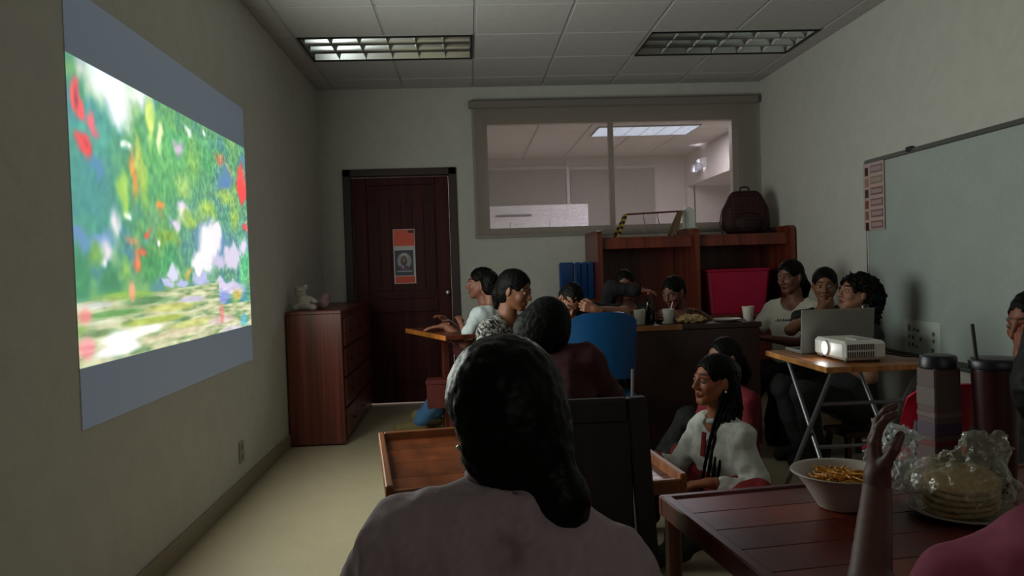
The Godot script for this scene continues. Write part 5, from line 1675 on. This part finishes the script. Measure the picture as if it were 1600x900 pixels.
func tri(m: Array, a: Vector3, b: Vector3, c: Vector3, n = null) -> void:
	# a, b, c counter-clockwise seen from outside
	var nn: Vector3 = (b - a).cross(c - a).normalized() if n == null else n
	var base: int = m[0].size()
	for p in [a, c, b]:
		m[0].append(p); m[1].append(nn); m[3].append(Color.WHITE)
	m[2].append_array([base, base + 1, base + 2])

func quad4(m: Array, a: Vector3, b: Vector3, c: Vector3, d: Vector3) -> void:
	tri(m, a, b, c)
	tri(m, a, c, d)

func box(m: Array, c: Vector3, s: Vector3, bev: float = 0.004, turn := Basis.IDENTITY) -> void:
	var h: Vector3 = s / 2.0
	bev = minf(bev, minf(h.x, minf(h.y, h.z)) * 0.49)
	var pt := func(sx, sy, sz, ax): # corner of the face across axis ax
		var v := Vector3(sx * (h.x - (0.0 if ax == 0 else bev)), sy * (h.y - (0.0 if ax == 1 else bev)), sz * (h.z - (0.0 if ax == 2 else bev)))
		return c + turn * v
	for ax in 3:
		for sg in [-1.0, 1.0]:
			var q := []
			for k in 4:
				var u: float = [-1.0, 1.0, 1.0, -1.0][k]
				var w: float = [-1.0, -1.0, 1.0, 1.0][k]
				if ax == 0: q.append(pt.call(sg, u, w, 0))
				elif ax == 1: q.append(pt.call(w, sg, u, 1))
				else: q.append(pt.call(u, w, sg, 2))
			if sg < 0: q.reverse()
			quad4(m, q[0], q[1], q[2], q[3])
	if bev <= 0.0:
		return
	for sa in [-1.0, 1.0]:
		for sb in [-1.0, 1.0]:
			var qs := [[pt.call(sa, sb, -1, 0), pt.call(sa, sb, 1, 0), pt.call(sa, sb, 1, 1), pt.call(sa, sb, -1, 1), Vector3(sa, sb, 0)],
				[pt.call(-1, sa, sb, 1), pt.call(1, sa, sb, 1), pt.call(1, sa, sb, 2), pt.call(-1, sa, sb, 2), Vector3(0, sa, sb)],
				[pt.call(sa, -1, sb, 0), pt.call(sa, 1, sb, 0), pt.call(sa, 1, sb, 2), pt.call(sa, -1, sb, 2), Vector3(sa, 0, sb)]]
			for q in qs:
				if (q[1] - q[0]).cross(q[2] - q[0]).dot(turn * q[4]) < 0:
					quad4(m, q[3], q[2], q[1], q[0])
				else:
					quad4(m, q[0], q[1], q[2], q[3])
			for sc in [-1.0, 1.0]:
				var a: Vector3 = pt.call(sa, sb, sc, 0)
				var b: Vector3 = pt.call(sa, sb, sc, 1)
				var e: Vector3 = pt.call(sa, sb, sc, 2)
				if (b - a).cross(e - a).dot(turn * Vector3(sa, sb, sc)) < 0: tri(m, a, e, b)
				else: tri(m, a, b, e)

# a board between two points with width along `side`
func bar(m: Array, a: Vector3, b: Vector3, w: float, t: float, side := Vector3.RIGHT, bev := 0.003) -> void:
	var y: Vector3 = (b - a).normalized()
	var z: Vector3 = side.cross(y).normalized()
	box(m, (a + b) / 2.0, Vector3(w, (b - a).length(), t), bev, Basis(y.cross(z).normalized(), y, z))

func tube(m: Array, pts: Array, rad, sides := 10, flat := 1.0) -> void:
	var rings := []
	var side := Vector3.ZERO
	for i in pts.size():
		var dir: Vector3 = (pts[mini(i + 1, pts.size() - 1)] - pts[maxi(i - 1, 0)]).normalized()
		if side == Vector3.ZERO:
			side = dir.cross(Vector3.UP if absf(dir.y) < 0.9 else Vector3.RIGHT).normalized()
		side = (side - dir * side.dot(dir)).normalized()
		var up: Vector3 = dir.cross(side)
		var r: float = rad[i] if rad is Array else rad
		var ring := []
		for k in sides:
			var a: float = TAU * k / sides
			ring.append([pts[i] + (side * cos(a) + up * sin(a) * flat) * r, (side * cos(a) + up * sin(a) / flat).normalized()])
		rings.append(ring)
	strip(m, rings, true)
	for e in 2:
		var ring = rings[0 if e == 0 else -1]
		var c: Vector3 = pts[0 if e == 0 else -1]
		for k in sides:
			var a: Vector3 = ring[k][0]
			var b: Vector3 = ring[(k + 1) % sides][0]
			if e == 0: tri(m, c, a, b)
			else: tri(m, c, b, a)

# rings of [point, normal]
func strip(m: Array, rings: Array, closed: bool) -> void:
	var base: int = m[0].size()
	var n: int = rings[0].size()
	for ring in rings:
		for v in ring:
			m[0].append(v[0]); m[1].append(v[1]); m[3].append(Color.WHITE)
	for i in rings.size() - 1:
		for k in n if closed else n - 1:
			var a: int = base + i * n + k
			var b: int = base + i * n + (k + 1) % n
			m[2].append_array([a, a + n, b, b, a + n, b + n])

func lathe(m: Array, prof: Array, c := Vector3.ZERO, seg := 28, turn := Basis.IDENTITY, squash := Vector3.ONE) -> void:
	var rings := []
	for i in prof.size():
		var p: Vector2 = prof[i]
		var t: Vector2 = (prof[mini(i + 1, prof.size() - 1)] - prof[maxi(i - 1, 0)]).normalized()
		var ring := []
		for k in seg:
			var a: float = TAU * k / seg
			ring.append([c + turn * (Vector3(cos(a) * p.x, p.y, sin(a) * p.x) * squash), turn * Vector3(cos(a) * t.y, -t.x, sin(a) * t.y).normalized()])
		rings.append(ring)
	strip(m, rings, true)

# polygon in the xy plane, counter-clockwise, pushed from z0 to z1 and placed
func prism(m: Array, poly: PackedVector2Array, z0: float, z1: float, t := Transform3D.IDENTITY) -> void:
	var ids := Geometry2D.triangulate_polygon(poly)
	var area := 0.0
	for i in poly.size():
		area += poly[i].cross(poly[(i + 1) % poly.size()])
	var ccw: bool = area > 0
	for i in range(0, ids.size(), 3):
		var a: Vector2 = poly[ids[i]]
		var b: Vector2 = poly[ids[i + 1]]
		var c: Vector2 = poly[ids[i + 2]]
		if (b - a).cross(c - a) < 0:
			var w := b
			b = c
			c = w
		tri(m, t * Vector3(a.x, a.y, z1), t * Vector3(b.x, b.y, z1), t * Vector3(c.x, c.y, z1))
		tri(m, t * Vector3(a.x, a.y, z0), t * Vector3(c.x, c.y, z0), t * Vector3(b.x, b.y, z0))
	for i in poly.size():
		var a: Vector2 = poly[i]
		var b: Vector2 = poly[(i + 1) % poly.size()]
		if not ccw:
			var w := a
			a = b
			b = w
		quad4(m, t * Vector3(a.x, a.y, z0), t * Vector3(b.x, b.y, z0), t * Vector3(b.x, b.y, z1), t * Vector3(a.x, a.y, z1))

func mesh_of(m: Array) -> ArrayMesh:
	# front faces run clockwise: turn the triangles that disagree with their normals
	var vs: PackedVector3Array = m[0]
	var ns: PackedVector3Array = m[1]
	var ix: PackedInt32Array = m[2]
	for i in range(0, ix.size(), 3):
		var a: Vector3 = vs[ix[i]]
		if (vs[ix[i + 1]] - a).cross(vs[ix[i + 2]] - a).dot(ns[ix[i]] + ns[ix[i + 1]] + ns[ix[i + 2]]) > 0.0:
			var w: int = ix[i + 1]
			ix[i + 1] = ix[i + 2]
			ix[i + 2] = w
	m[2] = ix
	var arr := []
	arr.resize(Mesh.ARRAY_MAX)
	arr[Mesh.ARRAY_VERTEX] = m[0]
	arr[Mesh.ARRAY_NORMAL] = m[1]
	arr[Mesh.ARRAY_COLOR] = m[3]
	arr[Mesh.ARRAY_INDEX] = m[2]
	var am := ArrayMesh.new()
	am.add_surface_from_arrays(Mesh.PRIMITIVE_TRIANGLES, arr)
	return am

# ---------------------------------------------------------------- nodes
var taken := {}
func numbered(called: String) -> String:
	taken[called] = taken.get(called, -1) + 1
	return called if taken[called] == 0 else "%s_%03d" % [called, taken[called]]

func thing(called: String, label: String, category: String, at := Vector3.ZERO, turn := 0.0, group := "") -> Node3D:
	var o := Node3D.new()
	o.name = numbered(called)
	add_child(o, true)
	o.position = at
	o.rotation.y = turn
	tag(o, label, category, group)
	return o

func tag(o: Node, label: String, category: String, group := "") -> Node:
	o.set_meta("label", label)
	o.set_meta("category", category)
	if group: o.set_meta("group", group)
	return o

func obj(called: String, m, mat: Material, parent: Node = self, at := Transform3D.IDENTITY) -> MeshInstance3D:
	var o := MeshInstance3D.new()
	o.name = numbered(called) if parent == self else called
	o.mesh = m if m is Mesh else mesh_of(m)
	o.material_override = mat
	o.transform = at
	parent.add_child(o, true)
	return o

func struct(called: String, m, mat: Material, parent: Node = self, label := "", at := Transform3D.IDENTITY) -> MeshInstance3D:
	var o := obj(called, m, mat, parent, at)
	if parent == self:
		o.set_meta("kind", "structure")
		o.set_meta("label", label)
	return o

func boxed(called: String, c: Vector3, s: Vector3, mat: Material, parent: Node = self, bev := 0.004, turn := Basis.IDENTITY) -> MeshInstance3D:
	var m := mb()
	box(m, c, s, bev, turn)
	return obj(called, m, mat, parent)

# ---------------------------------------------------------------- materials
var mats := {}
var tex := {}

func noise(freq: float, seed_ := 1, oct := 3) -> FastNoiseLite:
	var n := FastNoiseLite.new()
	n.seed = seed_
	n.frequency = freq
	n.fractal_octaves = oct
	n.noise_type = FastNoiseLite.TYPE_SIMPLEX_SMOOTH
	return n

# grey grain images that the colour of the material is multiplied with
func grain(kind: String) -> ImageTexture:
	if tex.has(kind):
		return tex[kind]
	var n := 256
	var im := Image.create(n, n, false, Image.FORMAT_RGB8)
	var a := noise(0.02, 7)
	var b := noise(0.09, 11)
	for y in n:
		for x in n:
			var v := 1.0
			# wrapped on a torus so that the image repeats without a seam
			var ax := cos(TAU * x / n)
			var ay := sin(TAU * x / n)
			var bx := cos(TAU * y / n)
			var by := sin(TAU * y / n)
			if kind == "wood": # long grain along v
				var w: float = a.get_noise_3d(ax * 90.0, ay * 90.0, bx * 10.0 + by * 7.0)
				var f: float = b.get_noise_3d(ax * 120.0, ay * 120.0, bx * 3.0 + by * 2.0)
				v = 0.82 + 0.3 * w + 0.16 * f
			elif kind == "mottle":
				v = 0.96 + 0.03 * a.get_noise_3d(ax * 40.0 + bx * 40.0, ay * 40.0, by * 40.0 + ax * 11.0) + 0.03 * b.get_noise_2d(x * 2.0, y * 2.0)
			elif kind == "cloth":
				v = 0.92 + 0.08 * sin(TAU * x / 4.0) * sin(TAU * y / 4.0) + 0.08 * a.get_noise_3d(ax * 40.0, ay * 40.0 + bx * 40.0, by * 40.0)
			elif kind == "floral":
				var w: float = b.get_noise_3d(ax * 34.0 + bx * 5.0, ay * 34.0 + bx * 29.0, by * 34.0)
				v = 0.9 if w > 0.06 else 0.05
			elif kind == "plaid":
				v = 0.25 + 0.3 * float((x / 32) % 2) + 0.3 * float((y / 32) % 2)
			elif kind == "strand": # hair: fine lines
				v = 0.7 + 0.5 * b.get_noise_3d(ax * 200.0, ay * 200.0, bx * 2.0)
			im.set_pixel(x, y, Color(clampf(v, 0, 1), clampf(v, 0, 1), clampf(v, 0, 1)))
	tex[kind] = ImageTexture.create_from_image(im)
	return tex[kind]

func mat(c: Color, rough := 0.7, g := "", size := 1.0, metal := 0.0) -> StandardMaterial3D:
	var key := str(c, rough, g, size, metal)
	if mats.has(key):
		return mats[key]
	var m := StandardMaterial3D.new()
	m.albedo_color = c
	m.roughness = rough
	m.metallic = metal
	if g:
		m.albedo_texture = grain(g)
		m.uv1_triplanar = true
		m.uv1_scale = Vector3.ONE / size
	mats[key] = m
	return m

func skin_mat(c: Color) -> StandardMaterial3D:
	var m: StandardMaterial3D = mat(c, 0.55, "mottle", 0.12)
	m.vertex_color_use_as_albedo = true
	return m

func wood(c: Color, rough := 0.45, size := 0.5, along := "y") -> StandardMaterial3D:
	var key := str("wood", c, rough, size, along)
	if mats.has(key):
		return mats[key]
	var m := StandardMaterial3D.new()
	m.albedo_color = c
	m.roughness = rough
	m.albedo_texture = grain("wood")
	m.uv1_triplanar = true
	# grain runs along the second axis of the image; a small scale on one axis draws it out
	var s := Vector3(1, 1, 1) / size
	if along == "x": s.x *= 0.15
	elif along == "y": s.y *= 0.15
	else: s.z *= 0.15
	m.uv1_scale = s
	mats[key] = m
	return m
# the film picture: soft patches as [u, v, ru, rv, r, g, b, softness]
var picture_blobs = [
	[0.062,0.426,0.137,0.319,54,140,140,1], [0.095,0.225,0.120,0.132,70,160,150,1], [0.560,0.330,0.403,0.352,70,160,90,1], [0.378,0.209,0.139,0.186,90,175,100,1],
	[0.736,0.488,0.316,0.288,80,140,150,1], [0.154,0.026,0.119,0.119,255,255,255,0.5], [0.188,0.114,0.060,0.061,250,255,255,0.7], [0.277,0.018,0.067,0.060,240,250,240,0.8],
	[0.042,0.036,0.022,0.055,205,205,205,0.7], [0.050,0.095,0.009,0.085,60,150,110,0.7], [0.090,0.334,0.043,0.048,70,130,175,0.9], [0.007,0.578,0.046,0.033,90,130,190,0.9],
	[0.101,0.582,0.068,0.035,110,150,200,0.9], [0.081,0.519,0.070,0.030,60,150,130,0.9], [0.023,0.123,0.021,0.054,235,85,90,0.35], [0.039,0.151,0.020,0.046,235,85,95,0.35],
	[0.048,0.278,0.031,0.046,235,70,80,0.35], [0.076,0.197,0.023,0.030,225,105,120,0.4], [0.029,0.125,0.009,0.025,150,50,70,0.5], [0.050,0.271,0.009,0.021,160,50,70,0.5],
	[0.209,0.217,0.028,0.021,255,255,255,0.3], [0.201,0.473,0.019,0.016,255,255,255,0.3], [0.328,0.097,0.026,0.118,212,236,120,0.5], [0.375,0.145,0.014,0.085,245,252,190,0.4],
	[0.237,0.332,0.020,0.116,214,150,70,0.5], [0.278,0.335,0.022,0.129,165,196,84,0.5], [0.186,0.402,0.019,0.093,160,205,90,0.5], [0.259,0.243,0.015,0.099,190,200,90,0.5],
	[0.297,0.381,0.016,0.126,120,180,80,0.5], [0.472,0.140,0.085,0.073,80,180,110,0.8], [0.478,0.157,0.031,0.039,210,180,210,0.6], [0.544,0.061,0.021,0.029,235,240,250,0.5],
	[0.654,0.029,0.014,0.028,240,245,250,0.4], [0.569,0.183,0.060,0.119,130,185,90,0.8], [0.500,0.314,0.064,0.062,160,200,110,0.8], [0.708,0.145,0.130,0.096,70,165,100,0.8],
	[0.775,0.133,0.048,0.033,195,120,80,0.6], [0.838,0.160,0.040,0.027,190,180,90,0.6], [0.805,0.234,0.099,0.100,75,120,180,0.7], [0.650,0.313,0.066,0.093,80,150,110,0.8],
	[0.245,0.619,0.026,0.022,230,105,70,0.5], [0.218,0.580,0.025,0.021,215,130,90,0.6], [0.329,0.489,0.046,0.067,100,160,110,0.8], [0.153,0.521,0.021,0.055,225,220,225,0.6],
	[0.111,0.624,0.029,0.044,225,215,225,0.6], [0.365,0.433,0.024,0.021,235,140,70,0.6], [0.493,0.427,0.040,0.051,230,215,235,0.5], [0.444,0.480,0.034,0.033,220,205,230,0.5],
	[0.400,0.552,0.086,0.059,120,165,60,0.6], [0.551,0.462,0.094,0.046,150,190,80,0.6], [0.667,0.402,0.096,0.049,155,195,80,0.6], [0.811,0.309,0.111,0.047,150,190,85,0.6],
	[0.906,0.264,0.060,0.042,120,180,90,0.6], [0.321,0.629,0.084,0.056,130,175,70,0.6], [0.271,0.679,0.061,0.044,120,170,80,0.6], [0.682,0.539,0.147,0.106,85,125,185,0.6],
	[0.792,0.433,0.098,0.086,70,150,120,0.6], [0.878,0.406,0.053,0.090,150,190,80,0.6], [0.931,0.504,0.050,0.078,80,160,120,0.6], [0.303,0.660,0.070,0.075,45,140,80,0.4],
	[0.387,0.640,0.063,0.069,50,150,95,0.4], [0.123,0.724,0.055,0.062,38,128,88,0.35], [0.016,0.704,0.042,0.094,40,132,92,0.35], [0.068,0.637,0.032,0.047,110,165,80,0.6],
	[0.184,0.691,0.027,0.051,120,175,85,0.5], [0.097,0.653,0.014,0.022,225,225,235,0.5], [0.233,0.660,0.023,0.033,235,120,70,0.5], [0.268,0.611,0.024,0.020,225,90,70,0.5],
	[0.294,0.535,0.016,0.015,225,80,60,0.4], [0.345,0.557,0.013,0.013,245,240,245,0.3], [0.953,0.202,0.050,0.107,242,66,66,0.3], [0.961,0.253,0.057,0.065,235,50,60,0.3],
	[0.972,0.447,0.026,0.036,230,60,80,0.4], [0.656,0.572,0.076,0.123,240,236,238,0.3], [0.606,0.635,0.072,0.072,238,232,236,0.3], [0.709,0.506,0.050,0.083,236,228,232,0.3],
	[0.572,0.673,0.052,0.035,235,230,238,0.3], [0.413,0.693,0.040,0.027,205,205,230,0.2], [0.389,0.737,0.035,0.021,180,185,222,0.2], [0.466,0.735,0.039,0.025,170,180,222,0.2],
	[0.504,0.694,0.032,0.023,200,175,80,0.4], [0.591,0.729,0.062,0.029,175,180,220,0.25], [0.725,0.647,0.051,0.057,190,185,215,0.3], [0.845,0.618,0.092,0.068,208,198,222,0.25],
	[0.946,0.556,0.044,0.064,215,210,230,0.3], [0.768,0.777,0.161,0.039,205,198,225,0.25], [0.738,0.823,0.083,0.038,130,150,215,0.4], [0.892,0.783,0.072,0.034,190,185,215,0.3],
	[0.935,0.697,0.050,0.099,80,185,130,0.5], [0.978,0.625,0.032,0.079,60,180,120,0.5], [0.619,0.785,0.046,0.024,130,190,90,0.5], [0.584,0.836,0.053,0.029,90,190,80,0.4],
	[0.946,0.892,0.050,0.070,60,170,190,0.5], [0.878,0.816,0.048,0.034,200,175,80,0.5],
]
var water_blobs = [
	[0.193,0.778,0.166,0.019,130,175,75,0.5], [0.279,0.803,0.155,0.017,70,130,80,0.5], [0.066,0.803,0.092,0.013,200,205,215,0.5], [0.137,0.837,0.154,0.015,90,150,80,0.5],
	[0.411,0.841,0.183,0.021,190,195,110,0.5], [0.529,0.817,0.108,0.017,195,190,215,0.5], [0.322,0.883,0.198,0.018,165,185,80,0.5], [0.087,0.864,0.119,0.013,205,210,180,0.5],
	[0.523,0.923,0.166,0.023,195,200,120,0.5], [0.442,0.953,0.229,0.022,205,195,160,0.5], [0.731,0.935,0.134,0.031,205,185,175,0.5], [0.807,0.994,0.111,0.027,205,200,205,0.5],
	[0.208,0.762,0.022,0.057,220,160,120,0.7], [0.025,0.835,0.032,0.033,225,140,135,0.6], [0.026,0.938,0.039,0.049,225,140,145,0.6], [0.158,0.930,0.105,0.041,255,255,252,0.5],
	[0.143,0.968,0.118,0.027,255,255,255,0.5], [0.273,0.913,0.092,0.020,250,250,240,0.5], [0.733,0.903,0.026,0.070,205,130,120,0.6], [0.008,0.873,0.029,0.016,130,170,90,0.6],
	[0.928,0.960,0.050,0.049,80,170,180,0.6],
]
